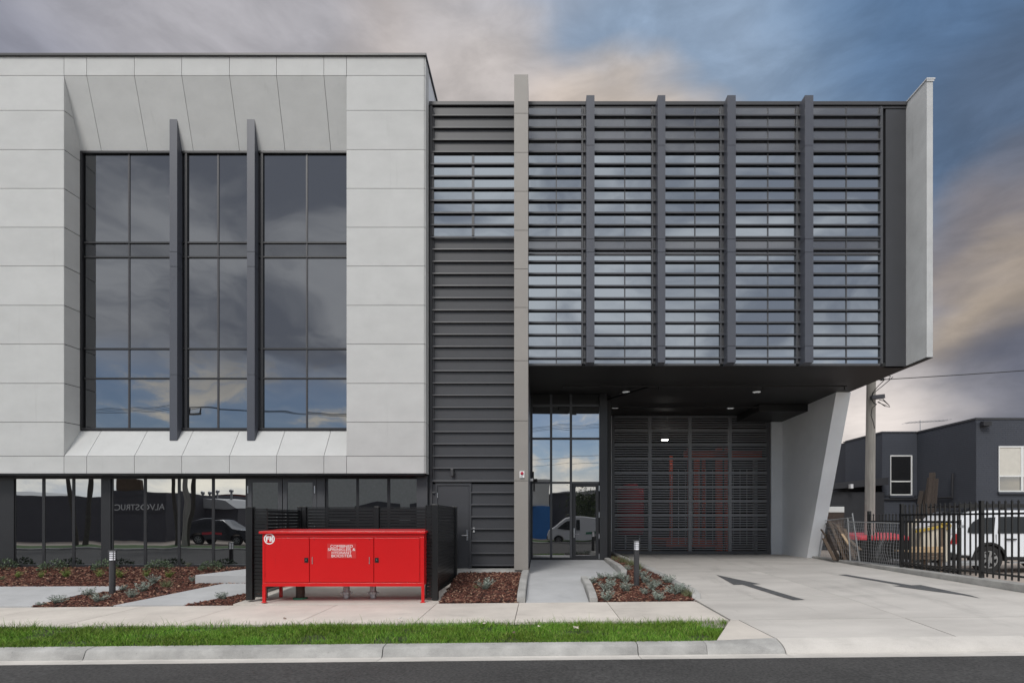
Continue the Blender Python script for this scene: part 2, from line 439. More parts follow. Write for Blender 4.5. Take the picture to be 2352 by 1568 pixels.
# ================================================================== THE GROUND
YW, YP, YG, YE, YGA = 14.03, 13.6, 14.06, 17.15, 20.7      # box front, white panels, window glass, entrance, garage door
FL = .39                                                   # floor level
def z_foot(x, y): return T(x)+itp(y, [7.6, 8.85, 10.8, 30], [-.045, 0, .02, .02])
def z_left(x, y): return T(x)*itp(y, [10.8, 14], [1, .2])+itp(y, [10.7, 12.5, 13.3, 14.05], [.0, .15, .27, .43])
def z_mid(x, y): return itp(y, [10.8, 13.5, 14.1], [.01, .33, .37])
def z_ramp(x, y): return itp(y, [10.8, 13.6, 14.2, 17.2], [.02, .33, .385, .39])
def z_rbed(x, y): return itp(y, [10.8, 12, 13, 17, 20.7], [.03, .13, .26, .38, .38])
def z_drive(x, y):
    l = itp(y, [7.7, 8.88, 10.8, 14, 17, 19], [-.04, .03, .06, .20, .30, .345])
    r = itp(y, [7.7, 8.88, 10.4, 14, 19], [.03, .10, .25, .29, .345])
    return lerp(l, r, max(0, min(1, (x-3)/6)))

def sheet(name, xs, ys, zf, mat):
    m = MB()
    for i in range(len(xs)-1):
        for j in range(len(ys)-1):
            m.poly([(x, y, zf(x, y)) for x, y in ((xs[i], ys[j]), (xs[i+1], ys[j]), (xs[i+1], ys[j+1]), (xs[i], ys[j+1]))])
    return struct(name, m, mat)
struct('ground', MB().poly([(-900,-900,-.75),(900,-900,-.75),(900,900,-.75),(-900,900,-.75)]), 'oldconc')
sheet('road', [-90,-14,0,14,90], [-7.0,-3,0,4,7.12], lambda x, y: T(x)-.165+.06*(1-((y-.1)/7.1)**2), 'asphalt')

def slab(m, pts, zf, th=.12, g=.0):
    c = Vector((sum(p[0] for p in pts)/len(pts), sum(p[1] for p in pts)/len(pts)))
    q = []
    for p in pts:
        d = Vector(p)-c; q.append(Vector(p)-d.normalized()*g*1.3)
    top = [(p.x, p.y, zf(p.x, p.y)) for p in q]
    m.loft([[(a, b, z-th) for a, b, z in top], top]); return m
def dense(x0, x1, y0, y1, zf, th, g, nx, ny):             # rectangular slab that follows the ground
    x0 += g; x1 -= g; y0 += g; y1 -= g; m = MB(); k = ny+1
    P = [(lerp(x0, x1, i/nx), lerp(y0, y1, j/ny)) for i in range(nx+1) for j in range(k)]
    m.v = [(x, y, zf(x, y)) for x, y in P]+[(x, y, zf(x, y)-th) for x, y in P]
    o = len(P); id_ = lambda i, j: i*k+j
    for i in range(nx):
        for j in range(ny): m.f.append((id_(i,j), id_(i+1,j), id_(i+1,j+1), id_(i,j+1)))
    for i in range(nx):
        for j in (0, ny): m.f.append((id_(i,j), id_(i+1,j), id_(i+1,j)+o, id_(i,j)+o))
    for j in range(ny):
        for i in (0, nx): m.f.append((id_(i,j), id_(i,j+1), id_(i,j+1)+o, id_(i,j)+o))
    return m

# street kerb: gutter, face and top, in lengths with open joints; it drops to a layback at the crossing
FULL = [(7.12,-.168),(7.36,-.188),(7.415,-.182),(7.44,-.165),(7.475,-.095),(7.50,-.068),(7.53,-.058),(7.64,-.05),(7.64,-.4),(7.12,-.4)]
LOW  = [(7.12,-.168),(7.36,-.188),(7.40,-.182),(7.41,-.178),(7.42,-.165),(7.45,-.140),(7.52,-.095),(7.74,-.045),(7.74,-.4),(7.12,-.4)]
kerb = thing('kerb', None, None, (0, 7.4, 0), kind='structure')
def kerbseg(stations, a, b):
    rings = [[(x, lerp(p[0], q[0], t), lerp(p[1], q[1], t)+T(x)) for p, q in zip(FULL, LOW)] for x, t in stations]
    return MB().loft(rings)
def gutter(a, b): return MB().loft([[(x, 7.12, -.168+T(x)), (x, 7.36, -.188+T(x)), (x, 7.418, -.182+T(x)), (x, 7.418, -.45+T(x)), (x, 7.12, -.45+T(x))] for x in (a, b)])
cuts = [-60, -16, -10.1, -5.99, -2.07, 1.29, 3.22, 6.6, 9.6, 14, 60]
for a, b in zip(cuts, cuts[1:]): part('gutter', gutter(a+.004, b-.004), 'gutterconc', kerb)
FULL = [(7.415,-.182),(7.425,-.165),(7.458,-.090),(7.475,-.070),(7.50,-.060),(7.64,-.05),(7.64,-.4),(7.415,-.4)]
LOW  = [(7.415,-.182),(7.42,-.172),(7.44,-.150),(7.47,-.125),(7.55,-.085),(7.74,-.045),(7.74,-.4),(7.415,-.4)]
cuts = [-16, -10.1, -5.99, -2.07, 1.29, 2.2]
for a, b in zip(cuts, cuts[1:]): part('kerb_segment', kerbseg([(a+.006, 0), (b-.006, 0)], a, b), 'kerbconc', kerb, smooth=True)
part('kerb_segment', kerbseg([(lerp(2.2, 3.22, i/10), (3*(i/10)**2-2*(i/10)**3)) for i in range(11)], 0, 0), 'kerbconc', kerb, smooth=True)
for a, b in zip([3.23, 6.6, 9.6], [6.6, 9.6, 13]): part('kerb_segment', kerbseg([(a+.004, 1), (b-.004, 1)], a, b), 'gutterconc', kerb, smooth=True)
part('kerb_segment', kerbseg([(13, 1), (14, 0), (60, 0)], 0, 0), 'kerbconc', kerb, smooth=True)
part('kerb_segment', kerbseg([(-60, 0), (-16, 0)], 0, 0), 'kerbconc', kerb, smooth=True)

# footpath slabs
foot = thing('footpath', None, None, (0, 9.8, 0), kind='structure')
cuts = [-18, -13.2, -11.3, -9.4, -7.55, -5.75, -3.85, -1.97, -.4, 1.28, 2.97]
for a, b in zip(cuts, cuts[1:]): part('slab', dense(a, b, 8.87, 10.81, z_foot, .12, .006, 4, 4), 'footpath', foot)
sheet('nature_strip', [-18,-9,-4,0,1.5,2.38], [7.64,8.86], lambda x, y: z_foot(x, y)-.035, 'turfsoil')

# driveway slabs, crossing and wing
drive = thing('driveway', None, None, (6, 13, 0), kind='structure')
for a, b in ((3.0, 5.72), (5.72, 8.95)):
    for c, d in ((8.88, 10.84), (10.84, 15.0), (15.0, 20.68)):
        a2 = a
        part('slab', dense(a2, b, c, d, z_drive, .14, .004, 8, 10), 'driveconc', drive)
part('slab', dense(8.95, 16, 8.0, 10.0, z_drive, .14, .004, 4, 4), 'driveconc', drive)
m = MB(); slab(m, [(3.26,7.75),(5.72,7.75),(5.72,8.872),(3.12,8.872)], z_drive, .14, .004); part('slab', m, 'driveconc', drive)
m = MB(); slab(m, [(5.73,7.75),(8.95,7.75),(8.95,8.872),(5.73,8.872)], z_drive, .14, .004); part('slab', m, 'driveconc', drive)
m = MB(); slab(m, [(2.39,7.645),(3.25,7.745),(3.11,8.872),(2.98,8.872)], lambda x, y: z_foot(x, y)*(1-max(0,(x-2.4)/.85))+z_drive(3,y)*max(0,(x-2.4)/.85), .14, .004)
part('slab', m, 'footpath', drive)
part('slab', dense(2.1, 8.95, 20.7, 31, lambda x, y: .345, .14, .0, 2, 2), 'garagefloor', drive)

def kerbrun(name, pts, w, h, mat='kerbconc', ch=.02, base=.25):       # (x, y, top z) path of a small concrete kerb
    m = MB(); rings = []; n = len(pts)
    for i, p in enumerate(pts):
        a = Vector(pts[max(i-1, 0)][:2]); b = Vector(pts[min(i+1, n-1)][:2]); d = (b-a).normalized(); s = Vector((-d.y, d.x))
        P = Vector(p[:2]); z = p[2]
        rings.append([tuple((P+s*o).to_3d()+Vector((0, 0, z+dz))) for o, dz in ((-w/2,-base),(-w/2,-ch),(-w/2+ch,0),(w/2-ch,0),(w/2,-ch),(w/2,-base))])
    m.loft(rings); return struct(name, m, mat)
# right boundary kerb of the driveway, along the fence
bk = thing('boundary_kerb', None, None, (9, 13, 0), kind='structure')
for a, b in ((9.0, 12.15), (12.15, 15.4), (15.4, 18.72)):
    m = MB(); pr = [(8.98,.05),(8.98,.385),(9.0,.40),(9.17,.405),(9.19,.39),(9.19,-.2),(8.98,-.2)]
    m.loft([[(x, a+.004, z) for x, z in pr], [(x, b-.004, z) for x, z in pr]]); part('kerb_segment', m, 'kerbconc', bk, smooth=False)
# entry ramp with side kerbs
ramp = thing('entry_ramp', None, None, (.4, 14, 0), kind='structure')
m = MB(); rows = [(10.815,-.27,.94),(12.75,-.27,.94),(13.0,-.27,1.25),(13.15,-.27,1.92),(17.1,-.27,1.92)]
m.loft([[(a, y, z_ramp(0, y)), (b, y, z_ramp(0, y)), (b, y, -.1), (a, y, -.1)] for y, a, b in rows]); part('ramp_slab', m, 'rampconc', ramp)
def rkerb(pts, w):
    m = MB(); n = len(pts); rings = []
    for i, p in enumerate(pts):
        a = Vector(pts[max(i-1,0)][:2]); b = Vector(pts[min(i+1,n-1)][:2]); d = (b-a).normalized(); s = Vector((-d.y, d.x)); P = Vector(p[:2])
        rings.append([tuple((P+s*o).to_3d()+Vector((0,0,p[2]+dz))) for o, dz in ((-w/2,-.5),(-w/2,-.015),(-w/2+.015,0),(w/2-.015,0),(w/2,-.015),(w/2,-.5))])
    return m.loft(rings)
part('side_kerb', rkerb([(-.36,10.83,.12),(-.36,11.1,.19),(-.36,12.2,.30),(-.345,13.3,.40),(-.34,13.55,.40)], .16), 'kerbconc', ramp)
part('side_kerb', rkerb([(1.03,10.83,.11),(1.03,11.1,.18),(1.03,12.0,.27),(.99,12.7,.34)], .15), 'kerbconc', ramp)
part('side_kerb', rkerb([(1.93,13.12,.36),(1.98,13.3,.43),(2.0,14.2,.47),(2.0,16.9,.47)], .14), 'kerbconc', ramp)
# kerb between the right bed and the driveway
kerbrun('bed_kerb', [(3.02,10.9,.05),(3.08,11.15,.17),(3.08,11.4,.21),(2.97,12.4,.25),(2.8,14.2,.38),(2.62,17,.46),(2.46,20.6,.48)], .17, .2)
# door slab strip in front of the grey wall, landing, garden paths, booster pad
m = MB(); m.loft([[(x, 13.72, FL), (x, 14.1, FL+.01), (x, 14.1, .0), (x, 13.45, .0), (x, 13.5, .30)] for x in (-2.9, -.42)]); struct('door_slab', m, 'kerbconc')
m = MB(); slab(m, [(-5.86,10.815),(-1.93,10.815),(-1.93,13.72),(-5.86,13.72)], lambda x, y: itp(y, [10.8, 13.7], [.022, .13])+T(x)*.6, .15); struct('booster_pad', m, 'footpath')
LD = [(-7.75,12.72),(-5.87,12.72),(-5.87,14.02),(-6.95,14.02)]
m = MB(); slab(m, LD, lambda x, y: itp(y, [12.7, 14], [.36, .425]), .3); struct('landing', m, 'rampconc', bevel=.012)
zp = lambda x, y: z_left(x, y)+.03
P1 = [(-8.15,10.82),(-6.8,10.82),(-5.87,12.1),(-5.87,12.69),(-7.1,12.69),(-7.62,11.9)]
m = MB()
for q in ([(-8.15,10.82),(-6.8,10.82),(-6.42,11.35),(-7.80,11.45)], [(-7.80,11.46),(-6.41,11.36),(-5.87,12.1),(-5.87,12.69),(-7.1,12.69)]): slab(m, q, zp, .1)
struct('garden_path', m, 'rampconc')
m = MB()
for q in ([(-18,10.82),(-9.72,10.82),(-9.55,11.7),(-18,11.7)], [(-18,11.705),(-9.55,11.705),(-8.95,12.2),(-9.3,12.5),(-18,12.5)]): slab(m, q, lambda x, y: z_left(x, y)+.035, .1)
struct('garden_path', m, 'rampconc')
# soil under the planting
sheet('soil', [-18,-12,-9,-7,-5.87], [10.82,11.6,12.5,13.3,14.1], lambda x, y: z_left(x, y)-.015, 'soil')
sheet('soil', [-1.92,-1,-.43], [10.82,12,13.5], lambda x, y: z_mid(x, y)-.015, 'soil')
m = MB()
RB = [(1.09,10.83),(3.0,10.83),(3.03,11.3),(2.9,12.4),(2.73,14.2),(2.55,17),(2.4,20.6),(2.06,20.6),(2.06,13.3),(1.9,13.12),(1.4,13.02),(1.06,12.7)]
for a, b, c, d in ((0,1,2,11),(11,2,3,10),(10,3,4,8),(8,4,5,7),(7,5,6,7)):
    q = [RB[i] for i in dict.fromkeys((a, b, c, d))]; m.poly([(x, y, z_rbed(x, y)-.02) for x, y in q])
m.poly([(x, y, z_rbed(x, y)-.02) for x, y in (RB[10], RB[9], RB[8])])
struct('soil', m, 'soil')
# neighbour's yard and the far side of the street
sheet('neighbour_yard', [9.19, 14, 30, 90], [7.64, 12, 20, 60], lambda x, y: .06 if y > 8 else -.05, 'oldconc')
sheet('far_verge', [-90, -14, 14, 90], [-10.6, -7.15], lambda x, y: T(x)-.04, 'verge')
struct('far_kerb', MB().loft([[(x, -7.0, T(x)-.17), (x, -7.0, T(x)-.06), (x, -7.15, T(x)-.04), (x, -7.15, T(x)-.3)] for x in (-90, -14, 14, 90)]), 'kerbconc')
sheet('far_yard', [-90, -14, 14, 90], [-60, -10.6], lambda x, y: T(x)-.05, 'oldconc')

# driveway arrows: flat paint on the concrete
def arrow(label, ctr, tipy, heady, taily, hw, sw):
    m = MB(); c = lambda y: lerp(ctr[0], ctr[1], (y-tipy)/(taily-tipy)); n = 14
    def pt(x, y): return (x, y, z_drive(x, y)+.006)
    for i in range(n):
        y0, y1 = lerp(tipy, heady, i/n), lerp(tipy, heady, (i+1)/n); w0, w1 = hw*i/n, hw*(i+1)/n
        m.poly([pt(c(y0)-w0, y0), pt(c(y0)+w0, y0), pt(c(y1)+w1, y1), pt(c(y1)-w1, y1)] if i else [pt(c(y0), y0), pt(c(y1)+w1, y1), pt(c(y1)-w1, y1)])
        y0, y1 = lerp(heady, taily, i/n), lerp(heady, taily, (i+1)/n)
        m.poly([pt(c(y0)-sw, y0), pt(c(y0)+sw, y0), pt(c(y1)+sw, y1), pt(c(y1)-sw, y1)])
    o = part('painted_arrow', m, 'arrow'); tag(o, label, 'road marking', 'arrows painted on the driveway')
tip = onground(1645, 1319.7, z_drive); hd = onground(1716, 1341.8, z_drive); tl = onground(1835, 1377.3, z_drive)
arrow('dark grey painted arrow on the driveway pointing in towards the garage', (tip[0], tl[0]), tip[1], hd[1], tl[1], .30, .11)
tip = onground(2253, 1374, z_drive); hd = onground(2075, 1344, z_drive); tl = onground(1934, 1319, z_drive)
arrow('dark grey painted arrow on the driveway pointing out towards the street', (tip[0], tl[0]), tip[1], hd[1], tl[1], .30, .10)

# grass, mulch
def scatter(n, poly, excl=()):
    P = np.array(poly); lo, hi = P.min(0), P.max(0); out = []
    def inside(pts, pl):
        pl = np.array(pl); c = np.zeros(len(pts), bool); j = len(pl)-1
        for i in range(len(pl)):
            xi, yi = pl[i]; xj, yj = pl[j]
            t = ((yi > pts[:,1]) != (yj > pts[:,1])) & (pts[:,0] < (xj-xi)*(pts[:,1]-yi)/((yj-yi) or 1e-9)+xi); c ^= t; j = i
        return c
    pts = RNG.uniform(lo, hi, (n, 2)); k = inside(pts, P)
    for e in excl: k &= ~inside(pts, e)
    return pts[k]
def blades(name, pts, zf, hmin, hmax, w, lean, mat, patch=True):
    n = len(pts); z = np.array([zf(x, y) for x, y in pts]); a = RNG.uniform(0, 2*PI, n)
    h = RNG.uniform(hmin, hmax, n)*(1+.0*a)
    if patch:
        h *= np.where(RNG.random(n) < .015, 1.7, 1.)*np.array([.75+.75*max(0, mnoise.noise((x*1.3, y*1.8, 3))+.35) for x, y in pts])
    dx, dy = np.cos(a), np.sin(a); l = RNG.uniform(.1, lean, n)*h; b = RNG.uniform(0, 2*PI, n); lx, ly = np.cos(b)*l, np.sin(b)*l
    V = np.zeros((n, 6, 3))
    for k, (t, ww, tl) in enumerate(((0, 1, 0), (.55, .8, .35), (1, .12, 1))):
        V[:, 2*k, 0] = pts[:,0]-dx*w*ww/2+lx*tl; V[:, 2*k+1, 0] = pts[:,0]+dx*w*ww/2+lx*tl
        V[:, 2*k, 1] = pts[:,1]-dy*w*ww/2+ly*tl; V[:, 2*k+1, 1] = pts[:,1]+dy*w*ww/2+ly*tl
        V[:, 2*k:2*k+2, 2] = (z+h*t*(1-.15*(tl > .5)*(l/h)))[:, None]
    Q = (np.arange(n)[:, None, None]*6+np.array([[0,1,3,2],[2,3,5,4]])[None]).reshape(-1, 4)
    o = link(name, fastmesh(name, V.reshape(-1, 3), Q), None, mat); o['kind'] = 'stuff'; return o
g = scatter(86000, [(-14.5,7.605),(2.36,7.61),(2.93,8.84),(-14.5,8.86)])
g = g[np.array([mnoise.noise((x*1.7, y*2.6, 9)) > -.30 or random.random() < .3 for x, y in g])]
blades('grass', g, lambda x, y: z_foot(x, y)-.04, .038, .082, .0065, 1.1, 'grass')
edge = np.concatenate([np.stack([RNG.uniform(-14.5, 2.9, 2600), RNG.normal(8.85, .035, 2600)], 1)])
blades('grass', edge, lambda x, y: z_foot(x, y)-.03, .04, .125, .0055, 1.0, 'grass')

def chips(pts, zf, name='bark_mulch'):
    n = len(pts); z = np.array([zf(x, y) for x, y in pts])
    L_ = RNG.uniform(.015, .055, n); W_ = RNG.uniform(.006, .017, n); H_ = RNG.uniform(.003, .008, n)
    a = RNG.uniform(0, 2*PI, n); p = RNG.normal(0, .28, n); lift = RNG.uniform(-.008, .032, n)
    cs = np.array([(-1,-1,-1),(1,-1,-1),(1,1,-1),(-1,1,-1),(-1,-1,1),(1,-1,1),(1,1,1),(-1,1,1)], float)
    c = cs[None]*np.stack([L_, W_, H_], 1)[:, None]
    x1 = c[..., 0]*np.cos(p)[:, None]-c[..., 2]*np.sin(p)[:, None]; z1 = c[..., 0]*np.sin(p)[:, None]+c[..., 2]*np.cos(p)[:, None]; y1 = c[..., 1]
    V = np.stack([x1*np.cos(a)[:, None]-y1*np.sin(a)[:, None]+pts[:, 0, None], x1*np.sin(a)[:, None]+y1*np.cos(a)[:, None]+pts[:, 1, None], z1+(z+lift)[:, None]], -1)
    f = np.array([(4,5,6,7),(0,1,5,4),(1,2,6,5),(2,3,7,6),(3,0,4,7)])
    Q = (np.arange(n)[:, None, None]*8+f[None]).reshape(-1, 4)
    o = link(name, fastmesh(name, V.reshape(-1, 3), Q), None, 'chip'); o['kind'] = 'stuff'
PATHS = [P1, [(-18,10.82),(-9.72,10.82),(-9.55,11.7),(-8.95,12.2),(-9.3,12.5),(-18,12.5)], LD]
chips(scatter(46000, [(-13.6,10.83),(-5.88,10.83),(-5.88,14.02),(-13.6,14.02)], PATHS), z_left)
chips(scatter(9000, [(-1.91,10.83),(-.45,10.83),(-.45,13.45),(-1.91,13.45)]), z_mid)
chips(scatter(26000, RB), z_rbed)

# ================================================================== THE OFFICE BUILDING
OB = thing('office_building', 'modern office block with pale panel wing, dark louvred upper box and recessed entry under it', 'building', (0, 14, 0))
def clip(poly, a, b):                                     # keep the side left of a->b (2-D)
    out = []; n = len(poly); s = lambda p: (b[0]-a[0])*(p[1]-a[1])-(b[1]-a[1])*(p[0]-a[0])
    for i in range(n):
        p, q = poly[i], poly[(i+1) % n]; sp, sq = s(p), s(q)
        if sp >= 0: out.append(p)
        if sp*sq < 0: t = sp/(sp-sq); out.append((lerp(p[0], q[0], t), lerp(p[1], q[1], t)))
    return out
def quadslab(p, th, g=.0058):                              # four corners, thickness backwards along the normal
    p = [Vector(q) for q in p]; n = (p[1]-p[0]).cross(p[3]-p[0]).normalized()
    def shr(a, b, c): return a+(b-a).normalized()*g+(c-a).normalized()*g
    q = [shr(p[i], p[(i+1) % 4], p[(i-1) % 4]) for i in range(4)]
    return MB().loft([[tuple(v-n*th) for v in q], [tuple(v) for v in q]])

# cores: unseen solid dark boxes added behind the glass to block light
m = MB(); m.box(-20, -2.78, 14.22, 26, .1, 12.85); m.box(-2.95, 9.0, 14.2, 26, 5.5, 11.8); m.box(-2.8, -.66, 14.2, 20, .1, 5.5)
m.box(-.66, 1.9, 17.3, 26, .1, 5.5); m.box(-20, 2.4, 20.9, 26, 0, 5.5)
part('light_blocker', m, 'backing', OB)

# ---- pale panel wing
zr = [Z(p, YP) for p in (130.5,174,254,344,433,522,611,701,790,880,969,1047,1087)]
xt = [X(p, YP) for p in (147,199,308.5,417.3,527,635,743.8,796)]
XL, XR, XE = xt[0], xt[-1], -2.751
zt0, zb0 = zr[1], zr[-2]; zt1, zb1 = Z(346, YG-.02), Z(988.5, YG-.02)
wc = MB()
wc.box(-17, XL+.0, YP+.035, YP+.09, zr[-1]+.01, zr[0]); wc.box(XR, XE-.02, YP+.035, YP+.09, zr[-1]+.01, zr[0])
wc.box(XL, XR, YP+.035, YP+.09, zt0, zr[0]); wc.box(XL, XR, YP+.035, YP+.09, zr[-1]+.01, zb0)
WC = part('panel_cladding', wc, 'backing', OB)
def panel(mb): part('cladding_panel', mb, 'cement', WC)
for z1, z0 in zip(zr, zr[1:]):
    panel(quadslab([(-16.2, YP, z0), (XL, YP, z0), (XL, YP, z1), (-16.2, YP, z1)], .03))
    panel(quadslab([(XR, YP, z0), (XE-.028, YP, z0), (XE-.028, YP, z1), (XR, YP, z1)], .03))
    panel(quadslab([(XE, YP+.002, z0), (XE, 14.01, z0), (XE, 14.01, z1), (XE, YP+.002, z1)], .024))
for a, b in zip(xt, xt[1:]):
    panel(quadslab([(a, YP, zr[1]), (b, YP, zr[1]), (b, YP, zr[0]), (a, YP, zr[0])], .03))
    panel(quadslab([(a, YP, zr[-1]), (b, YP, zr[-1]), (b, YP, zr[-2]), (a, YP, zr[-2])], .03))
    panel(quadslab([(a, YG, zt1), (b, YG, zt1), (b, YP, zt0), (a, YP, zt0)], .025))
    panel(quadslab([(a, YP, zb0), (b, YP, zb0), (b, YG, zb1), (a, YG, zb1)], .025))
m = MB()
m.loft([[(x, YP+.04, zt0+.04), (x, YG+.03, zt0+.04), (x, YG+.03, zt1+.03)] for x in (XL-.1, XR+.1)])
m.loft([[(x, YP+.04, zb0-.04), (x, YG+.03, zb0-.04), (x, YG+.03, zb1-.03)] for x in (XL-.1, XR+.1)])
m.box(XL-.12, XL-.03, YP+.05, YG+.05, zb0, zt0); m.box(XR+.03, XR+.12, YP+.05, YG+.05, zb0, zt0)
part('splay_backing', m, 'backing', WC)
for xa, xb, sgn in ((XL, XL+.035, 1), (XR, XR-.02, -1)):
    for z1, z0 in zip(zr, zr[1:]):
        pl = [(YP+.004, z0+.008), (YG, z0+.008), (YG, z1-.008), (YP+.004, z1-.008)]
        pl = clip(pl, (YG, zt1-.006), (YP, zt0-.006)) ; pl = clip(pl, (YP, zb0+.006), (YG, zb1+.006)) if pl else pl
        if len(pl) < 3: continue
        f = lambda y: lerp(xa, xb, (y-YP)/(YG-YP))
        panel(MB().loft([[(f(y)-sgn*.022, y, z) for y, z in pl], [(f(y), y, z) for y, z in pl]]))
# roof edge, soffit under the wing, return wall above the grey wall
m = MB(); m.box(-17, XE+.03, YP-.05, YP+.14, zr[0]-.005, zr[0]+.055); m.box(XE-.11, XE+.03, YP+.14, 17.5, zr[0]-.005, zr[0]+.055)
part('roof_edge', m, 'coping', OB, bevel=.008)
m = MB(); m.box(-17, XE-.03, YP+.032, 14.5, zr[-1]-.03, zr[-1]+.004); part('wing_soffit', m, 'darkframe', OB)
part('return_wall', MB().box(XE-.12, XE-.01, 14.015, 14.86, 11.9, zr[0]-.006), 'greywall', OB)
m = MB()
for i in range(16):
    y = 14.88+i*.15; m.box(XE-.05, XE+.0, y, y+.09, 11.7, zr[0]-.02-.0*i); m.box(XE-.05, XE-.03, y+.09, y+.15, 11.7, zr[0]-.02)
part('ribbed_wall', m, 'palemetal', OB)

# ---- big window of the wing
WIN = MB(); zt, zb = zt1-.01, zb1+.01
gx = lambda p: X(p, YG)
WIN.box(XL+.02, XL+.085, YG-.03, YG+.12, zb, zt); WIN.box(XR-.01, XR+.05, YG-.03, YG+.12, zb, zt)
WIN.box(XL+.085, XR-.01, YG-.03, YG+.12, zt-.05, zt); WIN.box(XL+.085, XR-.01, YG-.03, YG+.12, zb, zb+.06)
W1 = part('window', WIN, 'darkframe', OB)
cx_ = [gx(p) for p in (193, 295, 400, 500, 580, 704, 799)]; ry = [Z(p, YG) for p in (351, 557, 590, 800.5, 868.5, 985)]
for i in range(6):
    for j in range(5):
        e = .008
        part('pane', MB().box(cx_[i]+e, cx_[i+1]-e, YG+.03, YG+.045, ry[j+1]+e, ry[j]-e), 'spandrel' if j == 1 else 'glass', W1)
for p in (295, 500, 704): part('mullion', MB().box(gx(p)-.02, gx(p)+.02, YG+.012, YG+.028, ry[-1], ry[0]), 'mullion', W1)
for p in (557, 590, 800.5, 868.5): part('transom', MB().box(cx_[0], cx_[-1], YG-.005, YG+.029, Z(p, YG)-.018, Z(p, YG)+.018), 'darkframe', W1)
for p in (415, 428, 592, 602): part('mullion', MB().box(gx(p)-.025, gx(p)+.025, YG-.02, YG+.029, zb+.06, zt-.05), 'darkframe', W1)
def seg_column(name, x0, x1, y0, y1, zs, mat, parent, skin='fin_panel', g=.005):
    c = part(name, MB().box(x0+.008, x1-.008, y0+.008, y1, zs[-1]+.008, zs[0]-.008), 'backing', parent)
    for a, b in zip(zs, zs[1:]): part(skin, MB().box(x0, x1, y0, y1-.004, b+g, a-g), mat, c)
    return c
for p0, p1 in ((389.5, 406.8), (567.3, 584.8)):
    yf = 13.862; seg_column('fin', X(p0, yf), X(p1, yf), yf, YG+.01, [Z(271.5, yf), Z(578, yf), Z(612, yf), Z(860, yf), Z(1011.3, yf)], 'finmetal', OB)

# ---- ground floor glazing of the wing
z0, z1 = .41, zr[-1]-.03; yg = 14.10; q = lambda p: X(p, yg)
m = MB(); m.box(-17, q(960), yg-.03, yg+.1, z1-.06, z1); m.box(-17, q(568), yg-.03, yg+.1, z0, Z(1295.8, yg)); SF = part('shopfront', m, 'darkframe', OB)
for a, b in ((-60, 33), (233, 255)): part('infill_panel', MB().box(q(a), q(b), yg-.015, yg+.05, z0, z1-.06), 'darkframe', SF)
for a, b in ((30.5,35),(96,102.5),(165,171.2),(255,259.5),(329.5,336),(407.5,413.8),(486,492.4),(563.7,569)): part('mullion', MB().box(q(a), q(b), yg+.008, yg+.09, z0, z1-.06), 'darkframe', SF)
for a, b in ((35,96),(102.5,165),(171.2,233),(259.5,329.5),(336,407.5),(413.8,486),(492.4,563.7)): part('pane', MB().box(q(a), q(b), yg+.02, yg+.035, Z(1295.8, yg), z1-.06), 'glassground', SF)
for a, b in ((747,753),(818,824),(889,896)): part('mullion', MB().box(q(a), q(b), yg+.008, yg+.09, z0, z1-.06), 'darkframe', SF)
for a, b in ((753,818),(824,889),(896,960)): part('pane', MB().box(q(a), q(b), yg+.02, yg+.035, z0, z1-.06), 'glassground', SF)
part('infill_panel', MB().box(q(729), q(747), yg-.03, yg+.05, z0, z1-.06), 'greyframe', SF)
part('corner_column', MB().box(q(960), XE-.02, 13.95, yg+.1, z0, z1), 'greyframe', SF)
for a, b, hx in ((569, 650, 571), (650, 729, 724)):
    xa, xb, zd = q(a)+.01, q(b)-.01, z1-.06
    m = MB(); s = .1; m.box(xa, xa+s, yg-.03, yg+.03, z0, zd); m.box(xb-s, xb, yg-.03, yg+.03, z0, zd); m.box(xa+s, xb-s, yg-.03, yg+.03, zd-.09, zd); m.box(xa+s, xb-s, yg-.03, yg+.03, z0, z0+.2)
    D = part('glass_door', m, 'greyframe', OB); part('pane', MB().box(xa+s, xb-s, yg-.005, yg+.008, z0+.2, zd-.09), 'glassground', D)
    for zz in (2.35, 1.4, .62): part('hinge', MB().box(q(hx)-.012, q(hx)+.012, yg-.045, yg-.031, zz-.09, zz+.09), 'steel', D)
    part('handle', MB().tube([(lerp(xa, xb, .88 if a < 600 else .12), yg-.07, 1.15), (lerp(xa, xb, .88 if a < 600 else .12), yg-.07, 1.75)], .014), 'steel', D)

# ---- grey metal wall with ledges
ZK = lambda k: 11.56-.3*k
YB = 14.0
GX0, GX1 = -2.715, X(1181, 13.6)+.004
m = MB(); m.box(XE-.01, GX0+.06, 14.03, 14.08, .36, 11.85); GW = part('metal_cladding', m, 'darkframe', OB)
DX0, DX1, DZ = X(1001, YW), X(1083, YW), Z(1109.6, YW)
def board(x0, x1, zt_, zb_, lip=True):
    m = MB(); m.box(x0, x1, YW, YW+.03, zb_+.002, zt_-.012)
    if lip: m.loft([[(x, YW, zb_+.036), (x, YW-.062, zb_+.028), (x, YW-.066, zb_+.0), (x, YW, zb_-.004)] for x in (x0, x1)])
    part('cladding_board', m, 'charcoal', GW)
for k in range(-1, 37):
    zt_, zb_ = (ZK(k) if k >= 0 else 11.82), ZK(k+1)
    if 3 <= k+1 <= 3+7 and 4 <= k+1 <= 10: continue
    if zb_ > DZ-.02 or zt_ < .5: board(GX0+.06, GX1, zt_, max(zb_, .40))
    elif zt_ > DZ+.05: board(GX0+.06, GX1, zt_, DZ+.035); board(GX0+.06, DX0, DZ+.0, zb_); board(DX1, GX1, DZ+.0, zb_)
    else: board(GX0+.06, DX0, zt_, max(zb_, .40)); board(DX1, GX1, zt_, max(zb_, .40))
part('corner_strip', MB().box(GX0, GX0+.055, YW-.03, YW+.02, .40, 11.84), 'coping', GW)
